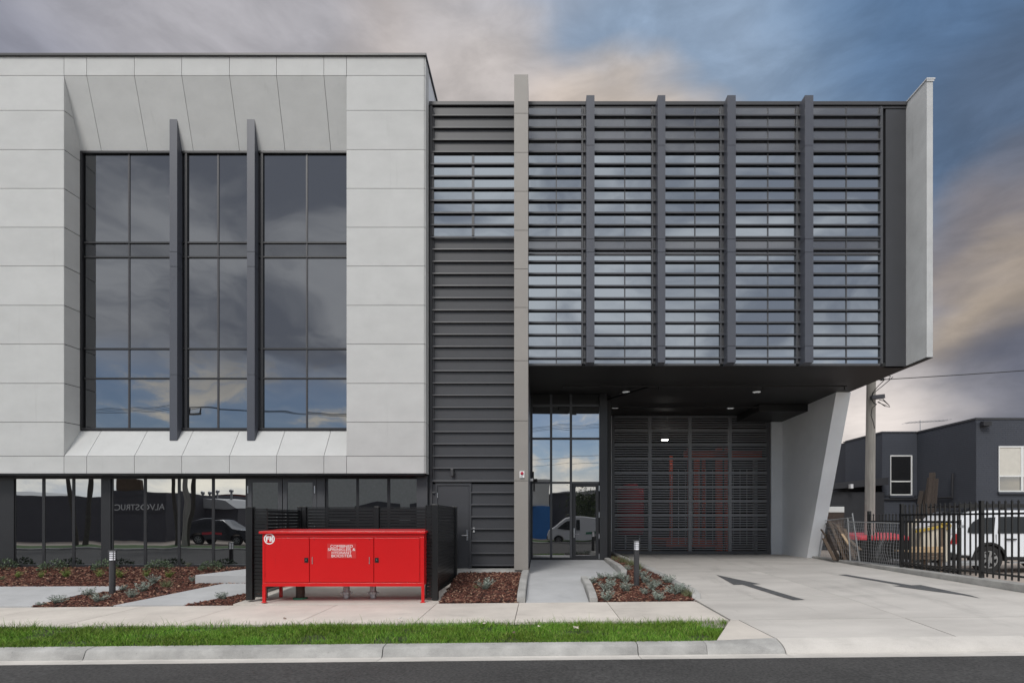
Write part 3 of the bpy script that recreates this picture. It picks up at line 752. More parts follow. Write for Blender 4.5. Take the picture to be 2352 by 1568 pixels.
pipe = MB().tube([(GX0+.085, YW-.035, 11.7), (GX0+.085, YW-.035, DZ+.06), (GX0+.12, YW-.035, DZ+.035), (DX1, YW-.035, DZ+.035)], .014, 6); part('conduit', pipe, 'charcoal', GW, smooth=True)
# its upper window
wz1, wz0 = ZK(3)-.02, ZK(10)+.05; wx0 = X(992, YW)
m = MB(); m.box(wx0, wx0+.055, YB-.04, YW+.12, wz0, wz1); m.box(wx0, GX1, YW+.02, YW+.12, wz1-.05, wz1+.03); m.box(wx0, GX1, YW+.0, YW+.12, wz0-.05, wz0)
W2 = part('window', m, 'darkframe', OB); mx = X(1087, YW)
part('pane', MB().box(wx0+.055, mx, YB, YB+.015, wz0, wz1-.05), 'glassbox', W2); part('pane', MB().box(mx, GX1, YB, YB+.015, wz0, wz1-.05), 'glassbox', W2)
part('mullion', MB().box(mx-.03, mx+.03, YB-.03, YB-.001, wz0, wz1-.05), 'greyframe', W2)
def louvre(x0, x1, z, parent):
    m = MB(); m.loft([[(x, YB-.002, z+.018), (x, YB-.062, z+.018), (x, YB-.066, z+.014), (x, YB-.066, z-.022), (x, YB-.055, z-.022), (x, YB-.053, z+.002), (x, YB-.002, z+.002)] for x in (x0, x1)])
    return part('louvre', m, 'louvremetal', parent)
for k in range(4, 11): louvre(GX0+.02, GX1, ZK(k), W2)
# service door
m = MB(); m.box(DX0, DX0+.05, YW-.05, YW+.04, FL+.015, DZ); m.box(DX1-.05, DX1, YW-.05, YW+.04, FL+.015, DZ); m.box(DX0+.05, DX1-.05, YW-.05, YW+.04, DZ-.05, DZ)
SD = part('service_door', m, 'charcoal', OB); part('door_leaf', MB().box(DX0+.055, DX1-.055, YW-.03, YW+.02, FL+.02, DZ-.055), 'charcoal', SD, bevel=.004)
hx, hz = X(1073.5, YW), Z(1229, YW)
m = MB(); m.box(hx-.022, hx+.022, YW-.042, YW-.031, hz-.12, hz+.14); m.tube([(hx, YW-.03, hz), (hx, YW-.085, hz), (hx-.13, YW-.085, hz)], .011); part('handle', m, 'steel', SD)
for zz in (2.2, 1.3, .65): part('hinge', MB().box(DX0+.045, DX0+.062, YW-.06, YW-.049, zz-.06, zz+.06), 'steel', SD)
# ---- tan column
YB_ = 0
zs = [Z(p, YP) for p in (171,260.6,350.3,439.6,529,617.4,706,828,966,1103.5,1309)]
TX0, TX1 = X(1181, YP), X(1213, YP)
seg_column('column', TX0, TX1, YP, YW+.1, zs, 'tan', OB, 'column_panel')
part('column_reveal', MB().box(TX1-.03, TX1-.004, YW+.1, 17.12, FL, 5.38), 'finmetal', OB)

# ---- louvred upper box
ZBT, ZBB = 11.90, 5.40
m = MB(); m.box(XE+.01, TX0, YW-.05, YW+.25, 11.84, 11.93); m.box(TX1, 9.08, YW-.05, YW+.25, 11.84, 11.93); m.box(TX1, 9.08, YW-.02, YW+.02, 11.775, 11.82)
part('roof_edge', m, 'coping', OB, bevel=.006)
CW = part('curtain_wall', MB().box(TX1, X(2026, YW), YW+.13, YW+.16, ZBB+.05, 11.78), 'backing', OB)
fx = [(TX0, TX1)]+[(X(a, 13.7), X(b, 13.7)) for a, b in ((1347,1365.5),(1511,1528.3),(1671,1690),(1849,1868.3))]+[(X(2026, YW), 9)]
mid = [X(p, YW+.06) for p in (1277.5, 1433.7, 1593.6, 1760, 1938.8)]
zz = [11.775, Z(353, YW), Z(554, YW), Z(584, YW), Z(803, YW), ZBB+.05]
for b in range(5):
    x0, x1 = fx[b][1]-.0, fx[b+1][0]
    xr = x1-(.10 if b < 4 else .09)
    for j in range(5):
        for a, c in ((x0, mid[b]), (mid[b], xr)):
            part('pane', MB().box(a+.006, c-.006, YB, YB+.015, zz[j+1]+.006, zz[j]-.006), 'spandrelbox' if j in (0, 2) else 'glassbox', CW)
    part('mullion', MB().box(mid[b]-.014, mid[b]+.014, YB-.018, YB-.001, zz[-1], zz[0]), 'greyframe', CW)
    m = MB(); m.box(xr, xr+.035, YB-.06, YW+.13, zz[-1], zz[0]); m.box(xr+.035, x1-.002 if b < 4 else xr+.09, YB-.01, YW+.13, zz[-1], zz[0]); part('mullion', m, 'greyframe', CW)
    m = MB(); m.box(x0, xr, YB-.05, YW+.049, zz[-1]-.05, zz[-1]-.002); part('sill', m, 'greyframe', CW)
    for p in (553, 586): part('transom', MB().box(x0, xr, YB-.03, YB-.001, Z(p, YW)-.02, Z(p, YW)+.02), 'greyframe', CW)
    for k in range(0, 21):
        if k == 20: louvre(x0, x1 if b < 4 else X(2027, 13.9), 5.585, CW)
        else: louvre(x0, x1 if b < 4 else X(2027, 13.9), ZK(k), CW)
for (a, b) in fx[1:5]: seg_column('fin', a, b, 13.70, YW+.13, [11.87, Z(334, 13.7), Z(549, 13.7), Z(579, 13.7), Z(794, 13.7), 5.40], 'finmetal', OB)
part('end_panel', MB().box(X(2026, YW)+.09, 9.075, YW, YW+.15, ZBB, 11.84), 'charcoal', OB)
# concrete blade at the right end and its coping
BL = part('blade_wall', MB().box(9.08, 9.225, 13.28, 15.5, 5.41, 11.91), 'precast', OB, bevel=.006)
m = MB(); m.box(9.06, 9.26, 13.25, 15.5, 11.912, 11.94); m.box(9.07, 9.24, 13.262, 13.272, 11.87, 11.91); part('roof_edge', m, 'palemetal', BL)
# ---- soffit with pipes and downlights
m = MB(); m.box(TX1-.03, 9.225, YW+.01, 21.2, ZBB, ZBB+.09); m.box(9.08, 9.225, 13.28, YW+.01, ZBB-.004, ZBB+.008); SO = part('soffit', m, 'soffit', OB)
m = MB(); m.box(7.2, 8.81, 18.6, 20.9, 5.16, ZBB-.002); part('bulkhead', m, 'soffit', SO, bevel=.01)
for px, py in ((1438, 900), (1738, 900), (1413, 936), (1678, 937)):
    y = (ZBB-CAMH)*F/(CY-py); x = X(px, y)
    m = MB().lathe((x, y, ZBB-.03), [(.0, .0), (.07, .0), (.07, .02), (.105, .02), (.12, .03), (.12, .031), (0, .031)], 20); D = part('downlight', m, 'lens', SO, smooth=True)
    part('diffuser', MB().lathe((x, y, ZBB-.034), [(0, 0), (.06, 0), (.06, .003), (0, .003)], 16), 'alloy', D)
m = MB(); m.tube([(.62, 15.7, 5.3), (8.5, 15.7, 5.3)], .022, 6); m.tube([(3.1, 15.7, 5.3), (2.0, 17.6, 5.3), (1.9, 20.4, 5.3)], .03, 6); m.tube([(2.0, 18.6, 5.29), (7.2, 18.6, 5.29)], .018, 6)
for x in (.62, 3.3, 6.2, 8.45): m.tube([(x, 15.7, 5.3), (x, 15.7, 5.2)], .018, 6)
part('sprinkler_pipe', m, 'soffit', SO, smooth=True)
# ---- leaning shear wall
m = MB(); m.prism([(8.82, 18.73, .25), (8.82, 16.84, ZBB-.003), (8.82, 20.9, ZBB-.003), (8.82, 20.9, .25)], (.44, 0, 0)); part('shear_wall', m, 'greywall', OB, bevel=.008)
# ---- entrance
e = lambda p: X(p, YE); ez = [Z(p, YE) for p in (910, 931, 1007, 1108, 1286)]
ex = [-.29, e(1265.8), e(1311.3), e(1379.5)]
m = MB(); m.box(-.31, ex[0]+.07, YE-.06, YE+.08, FL, ZBB-.005); m.box(ex[3]-.04, e(1394), YE-.10, YE+.3, FL, ZBB-.005); m.box(ex[0]+.07, ex[3]-.04, YE-.05, YE+.08, FL, FL+.07)
EN = part('entrance_frame', m, 'darkframe', OB)
for x in ex[1:3]: part('mullion', MB().box(x-.035, x+.035, YE-.05, YE+.08, FL+.07, ZBB-.006), 'greyframe', EN)
for z in ez[1:4]: part('transom', MB().box(ex[0]+.07, ex[3]-.04, YE-.045, YE+.07, z-.03, z+.03), 'greyframe', EN)
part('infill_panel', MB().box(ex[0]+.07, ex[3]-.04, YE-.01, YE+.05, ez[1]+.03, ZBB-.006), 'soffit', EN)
for a, b in zip(ex, ex[1:]):
    for j, (za, zb_) in enumerate(((ez[2], ez[1]), (ez[3], ez[2]), (FL+.07, ez[3]))):
        if a == ex[2] and j == 2: continue
        part('pane', MB().box(a+.02, b-.02, YE, YE+.012, za, zb_), 'glassentry', EN)
xa, xb, zd = ex[2]+.05, ex[3]-.06, ez[3]-.035; s = .09
m = MB(); m.box(xa, xa+s, YE-.045, YE+.03, FL+.015, zd); m.box(xb-s, xb, YE-.045, YE+.03, FL+.015, zd); m.box(xa+s, xb-s, YE-.045, YE+.03, zd-.09, zd); m.box(xa+s, xb-s, YE-.045, YE+.03, FL+.015, FL+.13)
ED = part('glass_door', m, 'darkframe', OB); part('pane', MB().box(xa+s, xb-s, YE-.01, YE+.004, FL+.13, zd-.09), 'glassentry', ED)
hz = Z(1223, YE); m = MB(); m.box(xa+.03, xa+.065, YE-.06, YE-.046, hz-.14, hz+.14); m.tube([(xa+.048, YE-.05, hz-.03), (xa+.048, YE-.11, hz-.03), (xa+.19, YE-.11, hz-.03)], .012); part('handle', m, 'steel', ED)
for zz_ in (2.55, 1.75, 1.1, .5): part('hinge', MB().box(xb-.004, xb+.02, YE-.075, YE-.046, zz_-.08, zz_+.08), 'steel', ED)
part('side_wall', MB().box(2.05, 2.2, YE+.3, YGA, .2, ZBB-.004), 'soffit', OB)
# ---- garage
g = lambda p: X(p, YGA); GT = Z(955, YGA)
part('door_jamb', MB().box(2.2, g(1404.5), YGA-.06, YGA+.2, .2, GT), 'whitepaint', OB); part('door_jamb', MB().box(g(1769), 8.818, YGA-.1, YGA+.2, .2, GT+.01), 'whitepaint', OB)
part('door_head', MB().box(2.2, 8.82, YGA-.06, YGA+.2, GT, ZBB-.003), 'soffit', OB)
gx0, gx1, gz0, gz1 = g(1405)+.01, g(1768), .36, GT
m = MB(); m.box(gx0, gx0+.09, YGA-.03, YGA+.05, gz0, gz1); m.box(gx1-.13, gx1, YGA-.03, YGA+.05, gz0, gz1); m.box(gx0+.09, gx1-.13, YGA-.03, YGA+.05, gz0, gz0+.10)
GD = part('garage_door', m, 'greyframe', OB)
st = [gx0+.09]+[g(p) for p in (1492.5, 1584.5, 1676.3)]+[gx1-.13]
for x in st[1:4]: part('stile', MB().box(x-.06, x+.06, YGA-.035, YGA+.03, gz0+.10, gz1), 'doormetal', GD)
zrail = [gz1-.515*i for i in range(1, 9)]
for z in [gz1-.03]+zrail: 
    if z > gz0+.2: part('rail', MB().box(gx0+.09, gx1-.13, YGA-.045, YGA-.036, z-.034, z+.034), 'doormetal', GD)
sp = .0858; slat = {}
for b in range(4):
    xa, xb = st[b]+(.06 if b else 0), st[b+1]-(.06 if b < 3 else 0)
    me = MB().box(0, xb-xa, YGA-.02, YGA+.005, -.021, .021).mesh('slat', (0, YGA, 0))
    z = gz1-.06; n = 0
    while z > gz0+.13:
        if min(abs(z-r_) for r_ in zrail+[9]) > .05: put('slat', me, GD, (xa, YGA, z), 'doormetal')
        z -= sp
m = MB().lathe((gx0, YGA-.22, GT+.12), [(0, 0), (.14, 0), (.14, gx1-gx0+.06), (0, gx1-gx0+.06)], 16, 'x'); part('door_drum', m, 'soffit', OB)
# inside the garage
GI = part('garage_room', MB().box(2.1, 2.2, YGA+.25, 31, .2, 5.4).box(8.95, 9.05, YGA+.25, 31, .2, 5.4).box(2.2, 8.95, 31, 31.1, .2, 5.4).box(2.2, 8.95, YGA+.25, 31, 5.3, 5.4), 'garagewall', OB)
st_ = thing('car_stacker', 'orange steel car stacker with mesh cage seen through the garage door', 'car stacker', (7, 23, .345))
for x in (5.75, 6.85, 7.2, 8.3):
    for y in (21.9, 25.0): part('post', MB().box(x, x+(.22 if x in (6.85,) else .12), y, y+.18, .345, 4.4 if x < 8 else 3.9), 'orange' if x < 7.9 else 'galv', st_)
part('beam', MB().box(5.6, 8.6, 21.9, 22.1, 4.0, 4.25), 'orange', st_); part('platform', MB().box(5.0, 7.0, 22.4, 26, .5, .78), 'orange', st_)
m = MB()
for i in range(13): m.box(5.2+.27*i, 5.22+.27*i, 22.35, 22.38, .6, 3.6)
part('cage', m, 'galv', st_)
tank = thing('red_tank', 'dark red cylinder standing behind the garage door slats', 'tank', (4.45, 26, .345)); part('body', MB().lathe((4.0, 25, .345), [(0, .6), (.55, .6), (.6, .8), (.6, 2.6), (.3, 2.8), (0, 2.8)], 20), 'binred', tank, smooth=True)
for a in (0, 2, 4): part('leg', MB().box(4.0+.4*math.cos(a)-.03, 4.0+.4*math.cos(a)+.03, 25+.4*math.sin(a)-.03, 25+.4*math.sin(a)+.03, .345, 1.0), 'galv', tank)
gl = thing('ceiling_lamp', 'small lit ceiling lamp inside the dark garage', 'lamp', (5.3, 24, 5.0)); part('housing', MB().box(5.17, 5.43, 23.9, 24.1, 4.98, 5.28), 'galv', gl); part('diffuser', MB().box(5.19, 5.41, 23.92, 24.08, 4.95, 4.978), 'garlamp', gl)

# ---- things fixed on the walls
o = thing('fire_alarm_strobe', 'white alarm plate with a red dome high on the tan column', 'alarm', (X(1199, YP), YP, Z(1090, YP)))
sx0, sx1, sz0, sz1 = X(1193.5, YP), X(1204.6, YP), Z(1097, YP), Z(1081.8, YP)
part('plate', MB().box(sx0, sx1, YP-.03, YP-.001, sz0, sz1), 'whiteprint', o, bevel=.004)
part('dome', MB().lathe(((sx0+sx1)/2, YP-.03, sz1-.052), [(.041, 0), (.038, .014), (.026, .028), (0, .033)], 18, 'y'), 'alarmred', o, smooth=True)
m = MB(); m.box(sx0+.02, sx1-.03, YP-.033, YP-.0305, sz0+.02, sz0+.028); m.box(sx0+.02, sx1-.05, YP-.033, YP-.0305, sz0+.035, sz0+.043); part('print', m, 'greyframe', o)
o = thing('wall_light', 'slim dark wall light above the grey service door', 'wall light', (X(1040, YW), YW, Z(1085.7, YW)))
x, z = X(1040, YW), Z(1085.7, YW); part('housing', MB().box(x-.035, x+.035, YW-.15, YW-.04, z-.09, z+.09), 'coping', o, bevel=.012); part('bracket', MB().box(x-.05, x+.05, YW-.07, YW+.0, z-.02, z+.03), 'coping', o)
o = thing('keypad', 'small pale access keypad on the wall right of the service door', 'keypad', (X(1088.5, YW), YW, Z(1216.7, YW)))
x, z = X(1088.5, YW), Z(1216.7, YW); part('case', MB().box(x-.026, x+.026, YW-.03, YW-.001, z-.06, z+.06), 'galv', o, bevel=.006); part('key_panel', MB().box(x-.018, x+.018, YW-.033, YW-.0305, z-.05, z+.02), 'palemetal', o)
o = thing('door_camera', 'small white and black camera on the left edge of the entrance glass', 'camera', (-.2, YE, Z(1103, YE)))
z = Z(1103, YE); part('bracket', MB().box(-.33, -.2, YE-.2, YE-.06, z-.03, z+.05), 'whiteprint', o, bevel=.008); m = MB().tube([(-.2, YE-.13, z), (-.08, YE-.16, z)], .045, 10); part('lens_tube', m, 'blackplastic', o, smooth=True)
m = MB(); m.box(-.22, -.18, YE-.14, YE-.08, z+.05, z+.26); m.box(-.2, -.15, YE-.14, YE-.08, z-.32, z-.03); part('arm', m, 'blackplastic', o)

# ================================================================== STREET-SIDE OBJECTS
# ---- red booster cabinet
yc = 10.86; c = lambda p: X(p, yc); cz = lambda p: Z(p, yc)
x0, x1, zt_, zb_, zf_ = c(603), c(974), cz(1219), cz(1346), .012
CB = thing('booster_cabinet', 'long red fire booster cabinet on legs with white FH badge and sign', 'cabinet', ((x0+x1)/2, yc+.37, zf_))
m = MB(); m.box(x0, x1, yc+.012, yc+.75, cz(1343), zt_-.05); part('body', m, 'red', CB, bevel=.004)
m = MB(); m.box(x0, x1, yc-.006, yc+.02, zb_, cz(1338)); m.box(x0, c(608.5), yc-.004, yc+.02, cz(1338), cz(1233)); m.box(c(965), x1, yc-.004, yc+.02, cz(1338), cz(1233)); m.box(x0, x1, yc-.004, yc+.02, cz(1233), zt_-.045)
part('frame', m, 'red', CB, bevel=.004)
m = MB(); m.loft([[(x0-.05, yc-.05, zt_-.05), (x1+.03, yc-.05, zt_-.05), (x1+.03, yc+.8, zt_-.02), (x0-.05, yc+.8, zt_-.02)], [(x0-.05, yc-.05, zt_-.004), (x1+.03, yc-.05, zt_-.004), (x1+.03, yc+.8, zt_+.03), (x0-.05, yc+.8, zt_+.03)]]); part('lid', m, 'red', CB, bevel=.006)
dz0, dz1 = cz(1337)+.004, cz(1234)-.004
for a, b, lk, pn in ((609, 711, 704.3, None), (711.6, 858.6, None, (718, 849)), (859.4, 964.6, 865.9, None)):
    D = part('door' if lk else 'access_panel', MB().box(c(a)+.004, c(b)-.004, yc-.012, yc+.010, dz0, dz1), 'red', CB, bevel=.003)
    if lk:
        x, z = c(lk), cz(1285.5); part('lock', MB().box(x-.036, x+.036, yc-.02, yc-.0125, z-.046, z+.046).lathe((x, yc-.02, z), [(.028, 0), (.028, .006), (.016, .007), (.016, .003), (0, .003)], 14, 'y'), 'blackplastic', D)
        part('key_barrel', MB().lathe((x, yc-.02, z+.004), [(.012, 0), (.012, .009), (0, .009)], 10, 'y'), 'steel', D)
        for zz_ in (dz0+.15, dz1-.15):
            hx = c(a)+.012 if a < 700 else c(b)-.012; part('hinge', MB().tube([(hx, yc-.014, zz_-.04), (hx, yc-.014, zz_+.04)], .006, 6), 'red', D)
    if pn:
        for p in pn: x = c(p); part('pin', MB().tube([(x, yc-.02, cz(1294)), (x, yc-.02, cz(1278))], .006, 6).box(x-.01, x+.01, yc-.02, yc-.013, cz(1294), cz(1292.5)), 'galv', D)
        for p in (722, 849): part('screw_hole', MB().lathe((c(p), yc-.0118, cz(1238.5)), [(.009, 0), (.009, .002), (0, .002)], 8, 'y'), 'blackplastic', D)
sx0, sx1, sz0, sz1 = c(752), c(818.6), cz(1281.5), cz(1247.5)
SG = part('sign', MB().box(sx0, sx1, yc-.017, yc-.0125, sz0, sz1), 'redsign', CB)
for s, wd, py in (('COMBINED', 51.4, 1253.9), ('SPRINKLER &', 63, 1261.3), ('HYDRANT', 45.5, 1268.7), ('BOOSTER', 46.7, 1276.0)):
    me = text_mesh(s, .074, .001); w0 = max(v.co.x for v in me.vertices)-min(v.co.x for v in me.vertices)
    me.transform(Matrix.Translation(Vector(((sx0+sx1)/2, yc-.0185, cz(py)))-BASE[CB.name]) @ Matrix.Rotation(PI/2, 4, 'X') @ Matrix.Scale(wd*yc/F/w0, 4, (1, 0, 0)))
    link('lettering', me, SG, 'whiteprint', BASE[SG.name])
bx, bz = c(619.4), cz(1236.8)
BD = part('badge', MB().lathe((bx, yc-.0125, bz), [(.084, 0), (.104, 0), (.104, .003), (.084, .003), (.084, 0)], 40, 'y'), 'whiteprint', CB)
m = MB(); t = .026; u = .05
m.box(bx-.066, bx-.066+t, yc-.016, yc-.0125, bz-u, bz+u).box(bx-.066+t, bx-.004, yc-.016, yc-.0125, bz+u-.024, bz+u).box(bx-.066+t, bx-.012, yc-.016, yc-.0125, bz-.008, bz+.014)
m.box(bx+.004, bx+.004+t, yc-.016, yc-.0125, bz-u, bz+u).box(bx+.042, bx+.042+t, yc-.016, yc-.0125, bz-u, bz+u).box(bx+.004+t, bx+.042, yc-.016, yc-.0125, bz-.010, bz+.013)
part('lettering', m, 'whiteprint', BD)
for x, y in ((x0+.025, yc+.02), (x1-.025, yc+.02), (x0+.025, yc+.72), (x1-.025, yc+.72)):
    part('leg', MB().box(x-.028, x+.028, y-.025, y+.025, zf_+.008+.0, zb_+.03).box(x-.045, x+.045, y-.04, y+.04, zf_, zf_+.01), 'red', CB)
for i, (p, lab) in enumerate(((690, 'dark rusty standpipe with a green base under the red cabinet'), (796, 'grey coupled water pipe under the middle of the red cabinet'), (857, 'grey coupled water pipe under the right half of the red cabinet'))):
    y = 11.35; x = X(p, y); o = thing('standpipe', lab, 'pipe', (x, y, .02))
    if i == 0:
        part('pipe', MB().lathe((x, y, .02), [(0, 0), (.085, 0), (.085, .5), (0, .5)], 20), 'rustpipe', o, smooth=True); part('flange', MB().lathe((x, y, .02), [(0, 0), (.14, 0), (.14, .022), (.09, .024), (0, .024)], 16), 'greenpaint', o)
    else:
        part('pipe', MB().lathe((x, y, .03), [(0, 0), (.06, 0), (.065, .05), (.06, .06), (.06, .45), (0, .45)], 16), 'galv', o, smooth=True)
        part('coupling', MB().lathe((x, y, .10), [(.06, 0), (.085, .01), (.085, .06), (.06, .07)], 16).box(x-.115, x+.115, y-.02, y+.02, .12, .15), 'galv', o)
# ---- black slatted screen around it
ys0, ys1, xa, xb = 11.1, 13.42, -5.76, -1.98
SS = thing('slat_screen', 'black slatted metal screen standing on three sides of the red cabinet', 'screen', ((xa+xb)/2, ys1, .08))
def zpad(y): return itp(y, [10.8, 13.7], [.0, .10])
def spanel(a, b, top, zb0=.07, n=None, pitch=.0715):
    a = Vector(a); b = Vector(b); d = b-a; L_ = d.length; d.normalize(); s = Vector((-d.y, d.x))
    me = MB().box(0, L_, -.008, .008, .003, .0655).mesh('slat'); me.transform(Matrix.Rotation(math.atan2(d.y, d.x), 4, 'Z'))
    z = zpad(max(a.y, b.y))+zb0
    while z+pitch < top: put('slat', me, SS, (a.x, a.y, z), 'blackpaint'); z += pitch
    for p in (a, b): q = p+d*(.0 if p == a else -.02); part('rail', MB().beam((q.x+s.x*.018, q.y+s.y*.018, zpad(p.y)+.06), (q.x+s.x*.018, q.y+s.y*.018, top-.005), .035, .018), 'blackpaint', SS)
    part('rail', MB().beam((a.x, a.y, z+.012), (b.x, b.y, z+.012), .03, .02), 'blackpaint', SS)
pl = lambda p, y: X(p, y)
def spost(x, y, top, w=.11): part('post', MB().box(x-w/2, x+w/2, y-w/2, y+w/2, zpad(y)+.02, top).box(x-w/2-.006, x+w/2+.006, y-w/2-.006, y+w/2+.006, top, top+.012), 'blackpaint', SS, bevel=.004)
TL, TR, TB = 1.84, 1.885, 1.90
xl = pl(575.5, ys0); xr = pl(1000, ys0)
spost(xl, ys0, TL, .125); spanel((xl+.07, ys0), (pl(614, ys0), ys0), TL-.01)
spost(xr, ys0, TR, .115); spanel((pl(978.5, ys0), ys0), (xr-.06, ys0), TR-.01)
spost(xl, ys1, TB); spost(xr+.03, ys1, TB)
spanel((xl, ys0+.07), (xl, ys1-.06), TL); spanel((xr, ys0+.07), (xr+.03, ys1-.06), TR)
p1, p2 = pl(699, ys1), pl(866, ys1)
spost(p1, ys1, TB); spost(p2, ys1, TB)
spanel((xl+.06, ys1), (p1-.06, ys1), TB-.01); spanel((p1+.06, ys1), (p2-.06, ys1), TB-.01); spanel((p2+.06, ys1), (xr-.03, ys1), TB-.01)
# ---- bollard lights
def bollard(x, y, z, h, label):
    o = thing('bollard_light', label, 'bollard light', (x, y, z), 'bollard lights in the garden beds')
    part('post', MB().lathe((x, y, z-.03), [(0, 0), (.058, 0), (.058, h-.21), (.066, h-.205), (.066, h-.195), (0, h-.195)], 24), 'coping', o, smooth=True)
    part('diffuser', MB().lathe((x, y, z+h-.222), [(0, 0), (.05, 0), (.05, .185), (0, .185)], 20), 'lamp', o, smooth=True)
    for i in range(4): part('guard_ring', MB().lathe((x, y, z+h-.185+i*.041), [(.052, 0), (.079, .002), (.079, .010), (.052, .012), (.052, 0)], 24), 'coping', o)
    for k in range(4): a = k*PI/2+.9; part('guard_bar', MB().box(x+.066*math.cos(a)-.005, x+.066*math.cos(a)+.005, y+.066*math.sin(a)-.005, y+.066*math.sin(a)+.005, z+h-.22, z+h-.03), 'coping', o)
    part('cap', MB().lathe((x, y, z+h-.038), [(0, 0), (.074, 0), (.076, .012), (.06, .022), (0, .024)], 24), 'coping', o, smooth=True)
x, y = onground(258, 1365, z_left); bollard(x, y, z_left(x, y), (1365-1261)*y/F, 'charcoal bollard light in the left bed in front of the shop glass')
x, y = onground(1462, 1346, z_rbed); bollard(x, y, z_rbed(x, y), (1346-1238)*y/F, 'charcoal bollard light in the triangular bed between ramp and driveway')

# ---- plants
def shrub_mesh(kind, seed):
    R = random.Random(seed); V = []; Q = []
    def leaf(p, d, L_, w):
        d = d.normalized(); s = d.cross(Vector((R.uniform(-1,1), R.uniform(-1,1), R.uniform(-.3,1)))).normalized(); n = len(V); up = d.cross(s)*L_*.12
        for t, ww, k in ((0, .25, 0), (.45, 1, 1), (1, .12, 0)):
            for sg in (-1, 1): V.append(tuple(p+d*L_*t+s*sg*w*ww/2+up*k))
        Q.append((n, n+1, n+3, n+2)); Q.append((n+2, n+3, n+5, n+4))
    if kind == 'silver':
        for k in range(16):
            a = R.uniform(0, 2*PI); t = Vector((math.cos(a)*R.uniform(.2, 1), math.sin(a)*R.uniform(.2, 1), R.uniform(.55, 1.4))); L_ = R.uniform(.10, .22); p = Vector((0, 0, 0)); st = t.normalized()*L_/9
            for i in range(9):
                p = p+st+Vector((R.gauss(0,.004), R.gauss(0,.004), 0))
                for j in range(3): b = R.uniform(0, 2*PI); leaf(p, Vector((math.cos(b), math.sin(b), R.uniform(.2, 1.1))), R.uniform(.03, .055), .011)
    elif kind == 'dark':
        for k in range(330):
            d = Vector((R.gauss(0, 1), R.gauss(0, 1), abs(R.gauss(0, .8)))).normalized(); r = R.uniform(.5, 1)**.5; p = Vector((d.x*.27*r, d.y*.22*r, d.z*.24*r+.02))
            leaf(p, d+Vector((R.gauss(0,.6), R.gauss(0,.6), .4)), R.uniform(.03, .05), .026)
    elif kind == 'lime':
        for k in range(26):
            a = R.uniform(0, 2*PI); t = Vector((math.cos(a)*R.uniform(.1, .7), math.sin(a)*R.uniform(.1, .7), 1)); L_ = R.uniform(.1, .24); p = Vector((0,0,0)); st = t.normalized()*L_/8
            for i in range(8):
                p = p+st
                for j in range(2): b = R.uniform(0, 2*PI); leaf(p, Vector((math.cos(b), math.sin(b), R.uniform(.3, 1))), R.uniform(.025, .05), .008)
    else:
        for k in range(110): a = R.uniform(0, 2*PI); leaf(Vector((R.gauss(0,.04), R.gauss(0,.04), 0)), Vector((math.cos(a)*R.uniform(.1,.9), math.sin(a)*R.uniform(.1,.9), 1)), R.uniform(.1, .26), .008)
    return fastmesh('leaves', np.array(V), np.array(Q))
PROTO = {}
for kind in ('silver', 'dark', 'lime', 'tuft'):
    for s in range(3):
        me = shrub_mesh(kind, s*7+3); me.materials.append(MAT[kind+'leaf']); PROTO[kind, s] = me
stem_me = MB().tube([(0,0,-.03), (.01,0,.05), (.0,.01,.11)], .009, 5).tube([(.005,0,.03), (.05,.03,.10)], .006, 5).tube([(.005,0,.03), (-.05,-.02,.10)], .006, 5).mesh('stem'); stem_me.materials.append(MAT['stem'])
PN = {'silver': ('silver_shrub', 'shrub'), 'dark': ('round_shrub', 'shrub'), 'lime': ('lime_plant', 'plant'), 'tuft': ('grass_tuft', 'plant')}
def plant(kind, px, py, zf, s, label, group):
    x, y = onground(px, py, zf); nm, cat = PN[kind]; o = thing(nm, label, cat, (x, y, zf(x, y)-.005), group)
    o.rotation_euler = (0, 0, random.uniform(0, 6.28)); s *= {'silver': random.uniform(1.15, 1.5), 'dark': 1.0, 'lime': 1.25, 'tuft': 1.25}[kind]; o.scale = (s, s, s*random.uniform(.85, 1.0))
    BASE[o.name] = Vector((0, 0, 0)); k = random.randrange(3)
    link('leaves', PROTO[kind, k], o); link('stem', stem_me, o)
g1 = 'round dark shrubs along the shop glass'
for px, l in ((8, 'dark green round shrub at the left end of the row below the glass'), (122, 'dark round shrub below the second glass pane from the left'), (240, 'dark round shrub behind the left bollard light'), (364, 'dark round shrub below the glass, midway between bollard and landing'), (486, 'dark round shrub below the glass nearest the concrete landing')):
    plant('dark', px, 1306, z_left, 1.15, l, g1)
g2 = 'small bright plants on the left mulch'
for kind, px, py, s, l in (('tuft', 3, 1319, .5, 'tiny green tuft cut by the left picture edge on the mulch'), ('lime', 42, 1324, .75, 'low grey-green seedling leftmost on the open mulch'), ('lime', 96, 1328, .7, 'flat green seedling second along the open mulch'), ('lime', 152, 1325, 1.05, 'taller yellow-green plant third along the open mulch'), ('lime', 228, 1322, .8, 'green seedling just left of the left bollard light'), ('lime', 276, 1319, 1.0, 'yellow-green plant just right of the left bollard light'), ('lime', 336, 1323, .75, 'small green seedling right of the bollard below the middle glass'), ('lime', 388, 1318, .9, 'yellow-green plant close to the landing on the mulch'), ('tuft', 434, 1310, .5, 'thin green tuft against the glass wall near the landing')):
    plant(kind, px, py, z_left, s, l, g2)
g3 = 'silver shrubs in the left wedge bed'
